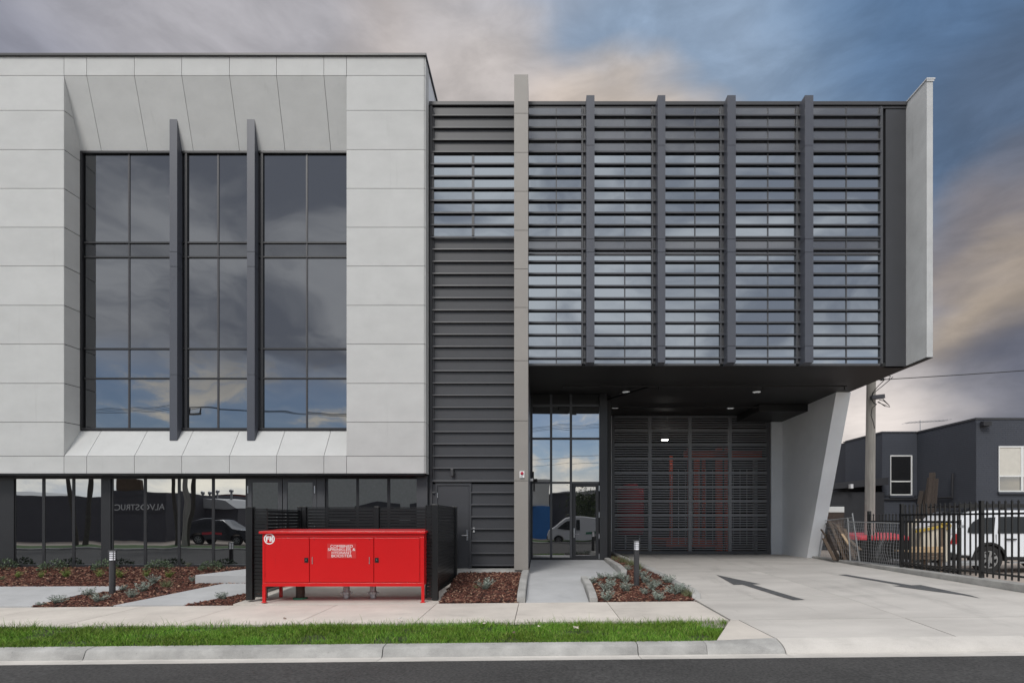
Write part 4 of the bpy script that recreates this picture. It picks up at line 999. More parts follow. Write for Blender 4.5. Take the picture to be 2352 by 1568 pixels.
for px, py, s, l in ((92, 1392, .45, 'smallest silver sprig at the pointed left tip of the wedge bed'), (132, 1387, .9, 'upright silver shrub near the left tip of the wedge bed'), (202, 1370, .9, 'silver shrub left of the left bollard light'), (226, 1384, .95, 'low silver shrub just in front of the left bollard light'), (282, 1357, .6, 'small grey plant just behind the left bollard light'), (300, 1374, .9, 'sprawling grey-green shrub right of the left bollard light'), (330, 1360, .95, 'grey-green shrub in the middle of the wedge bed'), (352, 1342, .95, 'silver shrub at the top of the wedge bed'), (382, 1350, .8, 'grey-green shrub at the right end of the wedge bed'), (442, 1337, .6, 'grey plant growing against the corner of the concrete landing')):
    plant('silver' if s != .8 else 'tuft', px, py, z_left, s, l, g3)
plant('silver', 512, 1378, z_left, .75, 'single silver shrub in the small bed left of the slatted screen', 'lone silver shrubs')
plant('silver', 1112, 1355, z_mid, 1.25, 'single silver shrub in the mulch bed right of the slatted screen', 'lone silver shrubs')
plant('tuft', 1092, 1352, z_mid, .4, 'thin pale sprig beside the lone shrub right of the screen', 'thin sprigs')
g4 = 'silver shrubs in the triangular bed'
for px, py, s, l in ((1362, 1341, .8, 'silver shrub at the left corner of the triangular bed by the ramp kerb'), (1380, 1330, .75, 'silver shrub second from the ramp along the back edge of the bed'), (1400, 1331, .7, 'silver shrub third from the ramp along the back edge of the bed'), (1420, 1330, .8, 'silver shrub at the back edge below the end of the upper kerb'), (1392, 1358, 1.15, 'large silver shrub left of the right bollard light'), (1404, 1345, .9, 'silver shrub behind the large one left of the right bollard'), (1436, 1340, .85, 'silver shrub just left of the right bollard light'), (1394, 1380, .95, 'silver shrub at the front left of the triangular bed'), (1440, 1360, .8, 'silver shrub in front of the right bollard light'), (1474, 1325, .9, 'silver shrub just behind the right bollard light'), (1482, 1340, 1.0, 'silver shrub just right of the right bollard light'), (1498, 1357, .9, 'silver shrub in the middle of the bed right of the bollard'), (1508, 1348, .8, 'silver shrub near the driveway kerb halfway down'), (1480, 1366, .7, 'small silver shrub at the middle front of the bed'), (1512, 1380, .95, 'silver shrub at the front edge of the bed by the footpath'), (1533, 1340, .9, 'silver shrub leaning over the driveway kerb'), (1548, 1366, 1.05, 'silver shrub near the front corner by the driveway kerb'), (1562, 1364, .95, 'silver shrub at the front corner of the bed'), (1440, 1312, .7, 'silver shrub at the top of the bed by the upper kerb')):
    plant('silver', px, py, z_rbed, s, l, g4)
for px, py, s, l in ((1580, 1372, .8, 'green grassy tuft in the front corner by the driveway kerb'), (1412, 1288, .7, 'grass tuft near the garage end of the triangular bed'), (1448, 1300, 1.0, 'bushy grass tuft halfway up the narrow end of the bed'), (1430, 1293, .9, 'grass tuft in the narrow end of the bed between kerbs'), (1466, 1310, .9, 'grass tuft behind the right bollard against the driveway kerb')):
    plant('tuft', px, py, z_rbed, s, l, 'grass tufts in the triangular bed')

# ---- power pole and service cable
o = thing('power_pole', 'weathered timber power pole rising behind the leaning wall', 'power pole', (10.62, 18.2, .06))
pts = [(10.60, 18.2, .0), (10.62, 18.2, 3.), (10.66, 18.2, 6.6), (10.68, 18.2, 8.4)]
part('pole', MB().tube(pts, .155, 14, .12), 'pole', o, smooth=True); f = lambda p: X(p, 18.0); fz = lambda p: Z(p, 18.0)
part('cable_box', MB().loft([[(f(2000), 17.9, fz(918)), (f(2029), 17.9, fz(915)), (f(2029), 18.04, fz(915)), (f(2000), 18.04, fz(918))], [(f(1999), 17.9, fz(909)), (f(2028), 17.9, fz(906)), (f(2028), 18.04, fz(906)), (f(1999), 18.04, fz(909))]]), 'factory', o)
m = MB(); 
for pp in ([(2045,868),(2022,888),(2000,905),(1996,915),(2001,926),(2008,930)], [(2028,872),(2010,890),(1998,905),(1995,918),(2003,930)], [(2008,930),(1998,938),(1995,955),(2000,970),(2003,985)], [(2010,925),(2026,932),(2034,930),(2024,922),(2014,920)], [(2022,918),(2036,932),(2038,936),(2026,934),(2012,924)], [(2006,872),(2030,864),(2040,866),(2036,872)]):
    m.tube([(f(a), 17.87, fz(b)) for a, b in pp], .012, 5)
part('cable_loop', m, 'cable', o)
cb = thing('service_cable', 'thin black overhead cable running right from the power pole', 'cable', (f(2018), 18, fz(872)))
m = MB(); m.tube([(lerp(f(2016), 24.5, t), lerp(17.95, 14.5, t), lerp(fz(873), 6.6, t)-.25*math.sin(PI*t)*.6) for t in np.linspace(0, 1, 14)], .013, 5); part('wire', m, 'cable', cb); part('clamp', MB().tube([(f(2020), 17.95, fz(873)), (f(2027), 17.9, fz(872))], .035, 6), 'cable', cb)

# ---- black picket fence on the boundary kerb and a sliding gate behind it
PF = thing('picket_fence', 'black steel picket fence standing on the driveway kerb', 'fence', (9.09, 12, .4))
picket = MB().box(-.0125, .0125, -.0125, .0125, 0, 1.50).loft([[(-.0125,-.0125,1.5),(.0125,-.0125,1.5),(.0125,.0125,1.5),(-.0125,.0125,1.5)],[(-.018,-.018,1.52),(.018,-.018,1.52),(.018,.018,1.52),(-.018,.018,1.52)],[(-.004,-.004,1.555),(.004,-.004,1.555),(.004,.004,1.555),(-.004,.004,1.555)]]).mesh('picket')
FX = 9.13
for y in (9.12, 11.70, 14.28): part('post', MB().box(FX-.035, FX+.035, y-.035, y+.035, .40, 1.98).box(FX-.04, FX+.04, y-.04, y+.04, 1.98, 1.995), 'blackpaint', PF)
for ya, yb in ((9.12, 11.70), (11.70, 14.28)):
    for z in (.52, 1.72): part('rail', MB().box(FX-.02, FX+.02, ya+.035, yb-.035, z-.02, z+.02), 'blackpaint', PF)
    for i in range(16): put('picket', picket, PF, (FX, ya+.152*(i+1), .43), 'blackpaint')
SGT = thing('sliding_gate', 'black steel picket gate parked behind the fence beside the mesh panels', 'gate', (9.45, 14.5, .25))
gpk = MB().box(-.0125, .0125, -.0125, .0125, 0, 1.36).loft([[(-.0125,-.0125,1.36),(.0125,-.0125,1.36),(.0125,.0125,1.36),(-.0125,.0125,1.36)],[(-.018,-.018,1.38),(.018,-.018,1.38),(.018,.018,1.38),(-.018,.018,1.38)],[(-.004,-.004,1.41),(.004,-.004,1.41),(.004,.004,1.41),(-.004,.004,1.41)]]).mesh('picket')
for z in (.42, 1.55): part('rail', MB().box(9.43, 9.47, 12.75, 16.2, z-.025, z+.025), 'blackpaint', SGT)
for i in range(24): put('picket', gpk, SGT, (9.45, 12.8+i*.147, .36), 'blackpaint')
part('end_post', MB().box(9.41, 9.49, 16.2, 16.28, .1, 1.85), 'blackpaint', SGT); part('end_post', MB().box(9.43, 9.47, 12.71, 12.75, .36, 1.6), 'blackpaint', SGT)
part('latch', MB().box(9.40, 9.50, 12.68, 12.72, 1.42, 1.48), 'galv', SGT)
# ---- leaning temporary mesh panels
def meshpanel(c4, nu, nv, label, bulge):
    c4 = [Vector(p) for p in c4]; o = thing('mesh_panel', label, 'fence panel', c4[0], 'temporary mesh panels leaning on the kerb')
    P = lambda u, v: c4[0].lerp(c4[1], u).lerp(c4[3].lerp(c4[2], u), v)
    n = (c4[1]-c4[0]).cross(c4[3]-c4[0]).normalized()
    B_ = lambda u, v: P(u, v)+(n*.5+Vector((0, .8, .2)))*bulge*(mnoise.noise((u*3.2, v*2.2, len(label)))*math.sin(PI*u)*math.sin(PI*v)*1.6)
    for a, b in ((0, 3), (1, 2)): d = (c4[b]-c4[a]); part('post', MB().tube([c4[a], c4[b]+d*.10], .019, 8), 'galv', o, smooth=True)
    for a, b in ((0, 1), (3, 2)): part('rail', MB().tube([c4[a], c4[b]], .015, 8), 'galv', o, smooth=True)
    for i in range(1, nu): part('wire', MB().tube([B_(i/nu, j/10) for j in range(11)], .0028, 3), 'galv', o)
    for j in range(1, nv): part('wire', MB().tube([B_(i/10, j/nv) for i in range(11)], .0028, 3), 'galv', o)
q = lambda px, py, y: (X(px, y), y, Z(py, y))
meshpanel([q(1953, 1287, 16.2), q(2068, 1300, 14.36), q(2072, 1201, 14.36), q(1947.5, 1197.5, 16.2)], 26, 13, 'galvanised mesh panel leaning beside the fence in front of the red lidded bin', .16)
meshpanel([q(1880, 1281, 18.4), q(1974, 1289, 16.0), q(1959, 1188, 16.05), q(1892, 1195, 18.4)], 22, 11, 'galvanised mesh panel leaning in front of the scrap timber by the leaning wall', .05)

# ---- scrap timber behind the mesh
g = 'scrap boards propped behind the mesh'
for (a, b, w, mat, l) in (((1896,1190,18.6),(1976,1262,16.6),.10,'rawtimber','long grey board sloping down right across the top of the scrap pile'), ((1892,1236,17.6),(1918,1286,16.9),.10,'rawtimber','wide reddish board low at the left of the scrap pile'), ((1906,1198,18),(1942,1286,16.8),.09,'rawtimber','narrow brown board left of the middle of the scrap pile'), ((1922,1204,18),(1956,1268,16.8),.09,'rawtimber','brown board right of the middle of the scrap pile'), ((1930,1232,17.5),(1955,1286,16.7),.12,'rawtimber','reddish board with split end at the mesh post'), ((1934,1226,17.4),(1950,1250,16.8),.07,'paletimber','pale broken board at the middle of the scrap pile'), ((1944,1256,17.0),(1964,1284,16.5),.07,'rawtimber','short thin grey board at the right foot of the scrap pile'), ((1898,1200,18.3),(1948,1286,17.0),.08,'timber','dark wet board in front of the long grey board'), ((1916,1214,18.2),(1936,1287,16.9),.09,'timber','dark upright board in the middle of the scrap pile'), ((1926,1200,18.4),(1970,1276,16.6),.08,'rawtimber','brown board crossing behind the mesh post'), ((1900,1226,17.8),(1926,1287,17.0),.08,'timber','dark short board at the left foot of the scrap pile'), ((1940,1214,17.8),(1962,1280,16.6),.09,'rawtimber','weathered board between the two mesh posts'), ((1886,1215,18),(1932,1284,17.2),.05,'rawtimber','thin dark board lowest at the left of the scrap pile'), ((1912,1198,18.2),(1960,1262,17.2),.06,'rawtimber','thin weathered board behind the others in the scrap pile')):
    A, B_ = Vector(q(*a)), Vector(q(*b)); o = part('scrap_board', MB().beam(A, B_, w, .03), mat); tag(o, l, 'board', g)
tg = 'tall timber posts leaning on the dark wall'
for (a, b, w, l) in (((2090,1250),(2117,1128),.17,'shortest dark post at the left of the tall leaning timbers'), ((2104,1252),(2130,1125),.16,'brown post second from the left of the tall leaning timbers'), ((2114,1250),(2134,1098),.13,'thin tall post third from the left of the leaning timbers'), ((2122,1255),(2139,1086),.14,'tallest post in the middle of the leaning timbers'), ((2128,1250),(2145,1086),.13,'tall post second from the right of the leaning timbers'), ((2136,1252),(2151,1100),.15,'rightmost greyish post of the tall leaning timbers')):
    A, B_ = Vector(q(a[0], a[1], 19.6)), Vector(q(b[0], b[1], 21)); o = part('timber_post', MB().beam((A.x, A.y, .06), B_, w*.85, .09), 'timber', bevel=.006); tag(o, l, 'timber', tg)
for i, (a, b, l) in enumerate((((2083,1256),(2092,1196),'left of two pale split palings leaning by the tall posts'), ((2096,1240),(2108,1192),'right of two pale split palings leaning by the tall posts'))):
    o = part('pale_paling', MB().beam(q(*a, 18.9), q(*b, 19.0), .16, .03), 'cream'); tag(o, l, 'board', 'pale palings')
# ---- bin, boxes, crate
sb = thing('skip_bin', 'black waste bin with a red lid behind the mesh panel', 'bin', (11.1, 18.5, .06))
bx0, bx1 = X(1976, 17.6), X(2102, 17.6); zl = Z(1240, 17.6)
part('body', MB().loft([[(bx0+.12, 17.75, .16), (bx1-.12, 17.75, .16), (bx1-.12, 18.55, .16), (bx0+.12, 18.55, .16)], [(bx0+.02, 17.65, zl), (bx1-.02, 17.65, zl), (bx1-.02, 18.65, zl), (bx0+.02, 18.65, zl)]]), 'blackplastic', sb, bevel=.03)
part('lid', MB().loft([[(bx0, 17.6, zl), (bx1, 17.6, zl), (bx1, 18.7, zl), (bx0, 18.7, zl)], [(bx0+.03, 17.6, zl+.095), (bx1-.03, 17.6, zl+.095), (bx1-.1, 18.7, zl+.22), (bx0+.1, 18.7, zl+.22)]]), 'binred', sb, bevel=.02)
for x in (bx0+.25, bx1-.25):
    for y in (17.85, 18.45): part('wheel', MB().lathe((x-.03, y, .15), [(0, 0), (.09, 0), (.09, .06), (0, .06)], 14, 'x'), 'tyre', sb)
yb = 15.6; o = thing('panel_stack', 'cream wrapped panels with yellow edge strips standing upright behind the fence', 'panel stack', (X(2145, yb), yb, .06))
for i, (a, b, t, mt) in enumerate(((2118,2134,1213,'cream'),(2135,2148,1211,'cream'),(2149,2158,1210,'cream'),(2159,2166,1208,'rawtimber'),(2167,2176,1200,'yellow'))): part('panel', MB().loft([[(X(a+6, yb), yb, .45), (X(b+4, yb), yb, .45), (X(b+4, yb), yb+.5, .45), (X(a+6, yb), yb+.5, .45)], [(X(a, yb), yb, Z(t, yb)), (X(b, yb), yb, Z(t-1, yb)), (X(b, yb), yb+.5, Z(t-1, yb)), (X(a, yb), yb+.5, Z(t, yb))]]), 'cream' if mt == 'yellow' else mt, o)
part('edge_strip', MB().beam(q(2103, 1220, 15.58), q(2168, 1207, 15.58), .05, .07), 'yellow', o); part('edge_strip', MB().tube([q(2164, 1204, 15.56), q(2177, 1199, 15.56), q(2181, 1206, 15.56), q(2178, 1216, 15.56)], .05, 7), 'yellow', o)
o = thing('timber_crate', 'low pale timber crate in front of the wrapped panels behind the fence', 'crate', (X(2130, 15.2), 15.2, .3))
for zc, mt in ((1258, 'paletimber'), (1265, 'paletimber'), (1273, 'rawtimber'), (1281, 'rawtimber')): part('slat', MB().box(X(2092, 15.2), X(2168, 15.2), 15.2, 15.24, Z(zc+3, 15.2), Z(zc-3.4, 15.2)), mt, o)
for p in (2096, 2128, 2162): part('leg', MB().box(X(p, 15.2), X(p+6, 15.2), 15.25, 15.33, .06, Z(1256, 15.2)), 'rawtimber', o)
part('top_board', MB().box(X(2092, 15.2), X(2168, 15.2), 15.26, 15.9, .72, .75), 'paletimber', o)
o = thing('trailer_deck', 'low steel trailer deck behind the white wagon', 'trailer', (11.3, 16, .06)); part('deck', MB().box(10.2, 11.9, 15.35, 16.6, .36, .44), 'galv', o); part('drawbar', MB().box(11.9, 12.5, 15.9, 16.05, .38, .45), 'galv', o)
for y in (15.5, 16.4): part('wheel', MB().lathe((10.8, y, .28), [(0, 0), (.22, 0), (.22, .14), (0, .14)], 18, 'y'), 'tyre', o)

# ---- vehicles
def vehicle(name, label, cat, x0, yc_, zg, L_, Wd, side, roofw, wins, wheels, wr, mat, face=1, group=None):
    """side: (u along the length, z) outline of the body seen from its side, u from the rear; face = +1 when the front points to +x"""
    o = thing(name, label, cat, (x0+(L_/2)*1, yc_, zg), group); tx = (lambda u: x0+u) if face > 0 else (lambda u: x0+L_-u)
    belt = max(w[1] for w in wins[0]) if False else min(p[1] for w in wins for p in w)
    hw = lambda z: Wd/2-max(0, z-belt)*roofw-max(0, .55-z)*.12
    rings = []
    for s, k in ((-1, 1), (1, 1)): rings.append([(tx(u), yc_+s*hw(z), zg+z) for u, z in side])
    inner = [[(tx(u), yc_+s*hw(z)*.86, zg+z+(.03 if z > belt+.3 else 0)) for u, z in side] for s in (-1, 1)]
    part('body', MB().loft([rings[0], inner[0], inner[1], rings[1]]), mat, o, bevel=.03, smooth=True)
    for s in (-1, 1):
        for w in wins:
            ctr = (sum(p[0] for p in w)/len(w), sum(p[1] for p in w)/len(w))
            out = [(tx(u), yc_+s*(hw(z)+.006), zg+z) for u, z in w]; inn = [(tx(u), yc_+s*(hw(z)-.03), zg+z) for u, z in w]
            part('side_window', MB().loft([inn, out]), 'carglass', o)
        for u in wheels:
            wh = part('wheel', MB().lathe((tx(u), yc_+s*(Wd/2-.24), zg+wr), [(wr*.55, 0), (wr*.93, 0), (wr, .03), (wr, .20), (wr*.95, .235), (wr*.66, .24), (wr*.62, .2), (wr*.55, .2), (wr*.55, 0)], 28, 'y' if s < 0 else '-y'), 'tyre', o, smooth=True)
            if s < 0 or True:
                rm = MB().lathe((tx(u), yc_+s*(Wd/2-.06), zg+wr), [(0, 0), (wr*.62, 0), (wr*.62, .03), (wr*.56, .03), (wr*.54, .012), (0, .012)], 24, 'y' if s < 0 else '-y'); part('hub_disc', rm, 'blackplastic', wh)
                sp_ = MB()
                for k in range(6):
                    a = k*PI/3+.3; sp_.beam((tx(u), yc_+s*(Wd/2-.01), zg+wr), (tx(u)+wr*.57*math.cos(a), yc_+s*(Wd/2-.02), zg+wr+wr*.57*math.sin(a)), .02, wr*.2)
                sp_.lathe((tx(u), yc_+s*(Wd/2-.03), zg+wr), [(0, 0), (wr*.16, 0), (wr*.16, .03), (0, .03)] if s > 0 else [(0, 0), (wr*.16, 0), (wr*.16, .03), (0, .03)], 14, '-y' if s < 0 else 'y')
                sp_.lathe((tx(u), yc_+s*(Wd/2-.02), zg+wr), [(wr*.55, -.01), (wr*.63, -.01), (wr*.63, .02), (wr*.55, .02), (wr*.55, -.01)], 24, '-y' if s < 0 else 'y')
                part('rim', sp_, 'alloy', wh)
    return o, tx, hw
def arch(u, r, z0, n=9): return [(u+r*math.cos(PI-PI*i/n), z0+r*math.sin(PI*i/n)*1.0) for i in range(n+1)]
WG = [(0.02,.62),(.0,.75),(.05,.98),(.12,1.12),(.40,1.47),(.58,1.66),(.80,1.76),(1.15,1.80),(2.6,1.80),(3.0,1.74),(3.66,1.24),(4.75,1.12),(4.88,1.0),(4.92,.5),(4.6,.40)]+list(reversed(arch(3.95,.47,.40)))+[(3.4,.42),(1.7,.42)]+list(reversed(arch(1.17,.47,.40)))+[(.62,.50),(.3,.52)]
wins = [[(.56,1.18),(.60,1.30),(.76,1.48),(.98,1.59),(1.42,1.62),(1.30,1.15),(.70,1.15)], [(1.42,1.15),(1.54,1.63),(2.42,1.63),(2.42,1.15)], [(2.5,1.15),(2.5,1.63),(2.88,1.62),(3.42,1.17)]]
yv = 17.2; xw = X(2179, 16.25)
o, tx, hw = vehicle('station_wagon', 'white four wheel drive wagon with black roof rack parked behind the picket fence', 'car', xw, yv, .06, 4.92, 1.9, WG, .22, wins, (1.17, 3.95), .40, 'carwhite')
fy = yv-.95
part('taillight', MB().loft([[(tx(.03), fy-.006, .06+.84), (tx(.22), fy-.012, .06+.84), (tx(.24), fy-.012, .06+1.14), (tx(.13), fy-.006, .06+1.14)], [(tx(.03), fy+.2, .06+.84), (tx(.22), fy+.1, .06+.84), (tx(.24), fy+.1, .06+1.14), (tx(.13), fy+.2, .06+1.14)]]), 'taillight', o)
part('door_handle', MB().tube([(tx(1.62), fy-.03, 1.04), (tx(1.92), fy-.03, 1.04)], .022, 8), 'blackplastic', o)
part('bumper', MB().box(tx(-.04), tx(.66), fy+.02, yv+.93, .50, .66), 'blackplastic', o, bevel=.03)
part('wheel_arch_trim', MB().loft([[(tx(1.17)+.50*math.cos(a), fy-.02, .46+.50*math.sin(a)), (tx(1.17)+.44*math.cos(a), fy-.02, .46+.44*math.sin(a)), (tx(1.17)+.44*math.cos(a), fy+.2, .46+.44*math.sin(a)), (tx(1.17)+.50*math.cos(a), fy+.2, .46+.50*math.sin(a))] for a in np.linspace(-.1, PI+.1, 16)]), 'blackplastic', o)
part('sill_trim', MB().box(tx(1.66), tx(3.4), fy-.01, fy+.1, .44, .54), 'blackplastic', o); part('side_step', MB().box(tx(1.7), tx(3.4), fy-.06, fy+.06, .36, .40), 'galv', o)
RK = part('roof_rack', MB().box(tx(.55), tx(3.0), yv-.72, yv+.72, 1.98, 2.02).box(tx(.5), tx(3.05), yv-.75, yv-.70, 1.95, 2.06), 'blackplastic', o)
for u in (.8, 1.7, 2.7): part('rack_foot', MB().box(tx(u), tx(u+.12), yv-.72, yv-.66, 1.84, 1.98), 'blackplastic', RK)
part('seam', MB().box(tx(1.36), tx(1.37), fy-.004, fy+.01, .56, 1.18).box(tx(2.45), tx(2.46), fy-.004, fy+.01, .56, 1.18), 'blackplastic', o)

# ---- dark brick building next door
BB = thing('brick_building', 'dark blue-grey painted brick building with stepped front and white windows', 'building', (20, 28, .06))
zt1_, zt2_ = Z(963, 25), Z(994, 28.9); xc1, xc2 = 19.26, 17.47; H1 = 6.03
m = MB(); m.box(xc1+.02, 40, 25.02, 40, -.1, H1-.02); m.box(xc2+.02, xc1+.02, 28.92, 40, -.1, H1-.02); part('wall', m, 'brickjoint', BB)
def bricks(origin, du, L_, holes=()):
    C = .086; V = []; Q = []; n = 0; o3 = Vector(origin); u = Vector(du).normalized(); nv = Vector((u.y, -u.x, 0))
    if nv.dot(Vector((-1, -1, 0))) < 0: nv = -nv
    for r_ in range(int((H1)/C)):
        z = .1+r_*C; off = 0 if r_ % 2 else -.12; s = off
        while s < L_:
            a, b = max(s, 0), min(s+.235, L_); s += .24
            if b-a < .03: continue
            if any(h0 < (a+b)/2 < h1 and z0_ < z+.04 < z1_ for h0, h1, z0_, z1_ in holes): continue
            d = random.uniform(.003, .006); P = o3+u*a+Vector((0, 0, z)); e = u*(b-a)
            for dd in (0, d):
                for w_, hh in ((0, 0), (1, 0), (1, .078), (0, .078)): p = P+e*w_+Vector((0, 0, hh))+nv*dd; V.append(tuple(p))
            Q += [(n+4,n+5,n+6,n+7),(n,n+1,n+5,n+4),(n+1,n+2,n+6,n+5),(n+2,n+3,n+7,n+6),(n+3,n,n+4,n+7)]; n += 8
    me = fastmesh('brickwork', np.array(V)-np.array(BASE[BB.name]), np.array(Q)); ob = link('brickwork', me, BB, 'brick', BASE[BB.name]); ob['kind'] = 'stuff'
    bm = bmesh.new(); bm.from_mesh(me); bmesh.ops.recalc_face_normals(bm, faces=bm.faces); bm.to_mesh(me); bm.free()
w1 = (X(2293.7, 25), X(2420, 25), Z(1129, 25), Z(1024, 25)); w2 = (X(2045, 28.9), X(2095, 28.9), Z(1137, 28.9), Z(1045, 28.9))
bricks((xc1, 25.02, 0), (1, 0, 0), 5.2, [(w1[0]-xc1, w1[1]-xc1, w1[2], w1[3])])
bricks((xc1+.02, 25.0, 0), (0, 1, 0), 3.92); bricks((xc2, 28.92, 0), (1, 0, 0), xc1-xc2, [(w2[0]-xc2, w2[1]-xc2, w2[2], w2[3])]); bricks((xc2+.02, 28.9, 0), (0, 1, 0), 3.5)
m = MB(); m.box(xc1-.02, 40, 24.98, 25.3, H1, H1+.05); m.box(xc1-.02, xc1+.25, 25.3, 29.2, H1, H1+.04); m.box(xc2-.02, xc1-.02, 28.88, 29.2, H1, H1+.04); m.box(xc2-.02, xc2+.25, 29.2, 32.6, H1, H1+.04); part('roof_edge', m, 'coping', BB)
def bwin(x0, x1, z0, z1, y, tz, mxs, blind):
    m = MB(); s = .06; m.box(x0, x1, y-.02, y+.06, z1-s, z1); m.box(x1-s, x1, y-.02, y+.06, z0, z1-s); m.box(x0, x0+.03, y-.02, y+.06, z0, z1-s); m.box(x0+.03, x1-s, y-.02, y+.06, z0, z0+s); m.box(x0+.03, x1-s, y-.03, y+.06, tz-s/2, tz+s/2)
    for x in mxs: m.box(x-.05, x+.05, y-.025, y+.06, z0+s, z1-s)
    W_ = part('window', m, 'winwhite', BB); part('pane', MB().box(x0+.03, x1-s, y+.012, y+.02, z0+s, tz-s/2), 'glasshouse', W_)
    part('blind' if blind else 'pane', MB().box(x0+.03, x1-s, y+.012, y+.02, tz+s/2, z1-s), 'blind' if blind else 'glasshouse', W_); part('window_sill', MB().box(x0-.05, x1+.05, y-.09, y+.04, z0-.10, z0-.005), 'brick', W_)
bwin(w1[0], w1[1], w1[2], w1[3], 25.0, Z(1093, 25), [X(2347, 25)], True); bwin(w2[0], w2[1], w2[2], w2[3], 28.9, Z(1105, 28.9), [], False)
m = MB(); zz_ = Z(1146, 28.9); m.tube([(xc2-.06, 32.3, zz_), (xc2-.06, 28.82, zz_), (xc1-.1, 28.82, zz_), (xc1-.08, 26.3, zz_), (xc1-.08, 26.3, zz_+1.1)], .05, 7); m.tube([(xc2-.06, 32.3, zz_+.18), (xc2-.06, 28.85, zz_+.18), (xc1-.1, 28.85, zz_+.18), (xc1-.08, 27.4, zz_+.18)], .025, 6); part('wall_pipe', m, 'shedmetal', BB)
part('floodlight', MB().box(xc1+.15, xc1+.5, 24.75, 24.95, H1-.32, H1-.12).box(xc1+.28, xc1+.36, 24.95, 25.0, H1-.24, H1-.18), 'shedmetal', BB)
o = thing('tv_antenna', 'thin rooftop antenna above the dark brick building', 'antenna', (X(2113.5, 30), 30, H1)); z = Z(969, 30)
part('mast', MB().tube([(X(2113.5, 30), 30, H1-.3), (X(2113.5, 30), 30, z+.1)], .018, 6), 'galv', o); part('boom', MB().tube([(X(2080, 30), 30, z-.04), (X(2176, 30), 30, z+.09)], .014, 6), 'galv', o)
for t in np.linspace(.03, .97, 11): part('element', MB().tube([(lerp(X(2080, 30), X(2176, 30), t), 29.6, z-.04+.13*t), (lerp(X(2080, 30), X(2176, 30), t), 30.4, z-.04+.13*t)], .008, 4), 'galv', o)
# low shed, pale house and tree beyond
SH = thing('low_shed', 'low dark shed with sloping fascia between the leaning wall and brick building', 'shed', (15.5, 29, .06))
part('wall', MB().box(12.5, 17.4, 28.6, 33, -.1, 3.0), 'shedmetal', SH); m = MB(); m.prism([(12.4, 28.3, 2.95), (17.44, 28.3, 3.35), (17.44, 28.3, 3.72), (12.4, 28.3, 3.2)], (0, 5, 0)); part('roof', m, 'shedmetal', SH)
RS = part('roller_shutter', MB().box(X(1902, 28.5), X(1939, 28.5), 28.52, 28.6, Z(1176, 28.5), Z(1163, 28.5)), 'palemetal', SH)
for i in range(4): part('slat', MB().box(X(1902, 28.5), X(1939, 28.5), 28.49, 28.52, Z(1175.5-i*3.1, 28.5), Z(1173-i*3.1, 28.5)), 'winwhite', RS)
part('doorway', MB().box(X(1902, 28.5), X(1939, 28.5), 28.5, 28.59, .1, Z(1177, 28.5)), 'rustpipe', SH); part('meter_box', MB().box(X(1951.5, 28.2), X(1957.5, 28.2), 28.1, 28.3, Z(1121, 28.2), Z(1111.5, 28.2)), 'palemetal', SH)
PH = thing('pale_house', 'distant pale house wall and dark eave glimpsed beside the leaning wall', 'house', (26, 50, .06)); part('wall', MB().box(22, 29, 48, 54, -.1, Z(1066, 48)), 'winwhite', PH); m = MB(); m.prism([(21.5, 47.5, Z(1063, 47.5)-.6), (29.5, 47.5, Z(1049, 47.5)), (29.5, 47.5, Z(1043, 47.5)), (21.5, 47.5, Z(1058, 47.5)-.5)], (0, 7, 0)); part('roof', m, 'greyframe', PH)
def tree(label, x, y, z0, th, cr, n, seed, group=None, forks=1, leaf='treeleaf', name='tree', droop=0, tr=.16):
    R = random.Random(seed); o = thing(name, label, 'tree', (x, y, z0), group); m = MB(); tips = []
    for f in range(forks):
        a = PI*f+.2; b = Vector((x+math.cos(a)*(.9 if forks > 1 else .2), y+.2*math.sin(a), z0+th))
        m.tube([(x+(.3*math.cos(a) if forks > 1 else 0), y, z0-.1), (lerp(x, b.x, .6), y, z0+th*.55), tuple(b)], tr, 9, tr*.6); tips.append(b)
    for b in list(tips):
        for k in range(7): a = R.uniform(0, 2*PI); e = b+Vector((math.cos(a)*cr*R.uniform(.4,.9), math.sin(a)*cr*R.uniform(.4,.9), cr*R.uniform(.2,1.)-droop*.4)); m.tube([tuple(b), tuple(b.lerp(e, .5)+Vector((0,0,.15))), tuple(e)], tr*.35, 5, .02); tips.append(e)
    part('trunk', m, 'bark', o, smooth=True); V = []; Q = []
    for k in range(n):
        c = R.choice(tips); p = c+Vector((R.gauss(0, cr*.3), R.gauss(0, cr*.3), R.gauss(0, cr*.22))); 
        if droop: p.z -= abs(R.gauss(0, droop))
        d = Vector((R.gauss(0,1), R.gauss(0,1), R.gauss(-.3 if droop else .2, 1))).normalized(); s = d.orthogonal().normalized(); L_ = R.uniform(.12, .24); w = L_*(.3 if droop else .5); q0 = len(V)
        for pp in (p-s*w/2, p+s*w/2, p+d*L_+s*w/4, p+d*L_-s*w/4): V.append(tuple(pp-Vector((x, y, z0))))
        Q.append((q0, q0+1, q0+2, q0+3))
    me = fastmesh('crown', np.array(V), np.array(Q)); link('crown', me, o, leaf, BASE[o.name])
tree('distant green tree peeping over the pale house', 34.5, 62, 0, 6.2, 1.9, 2600, 5)

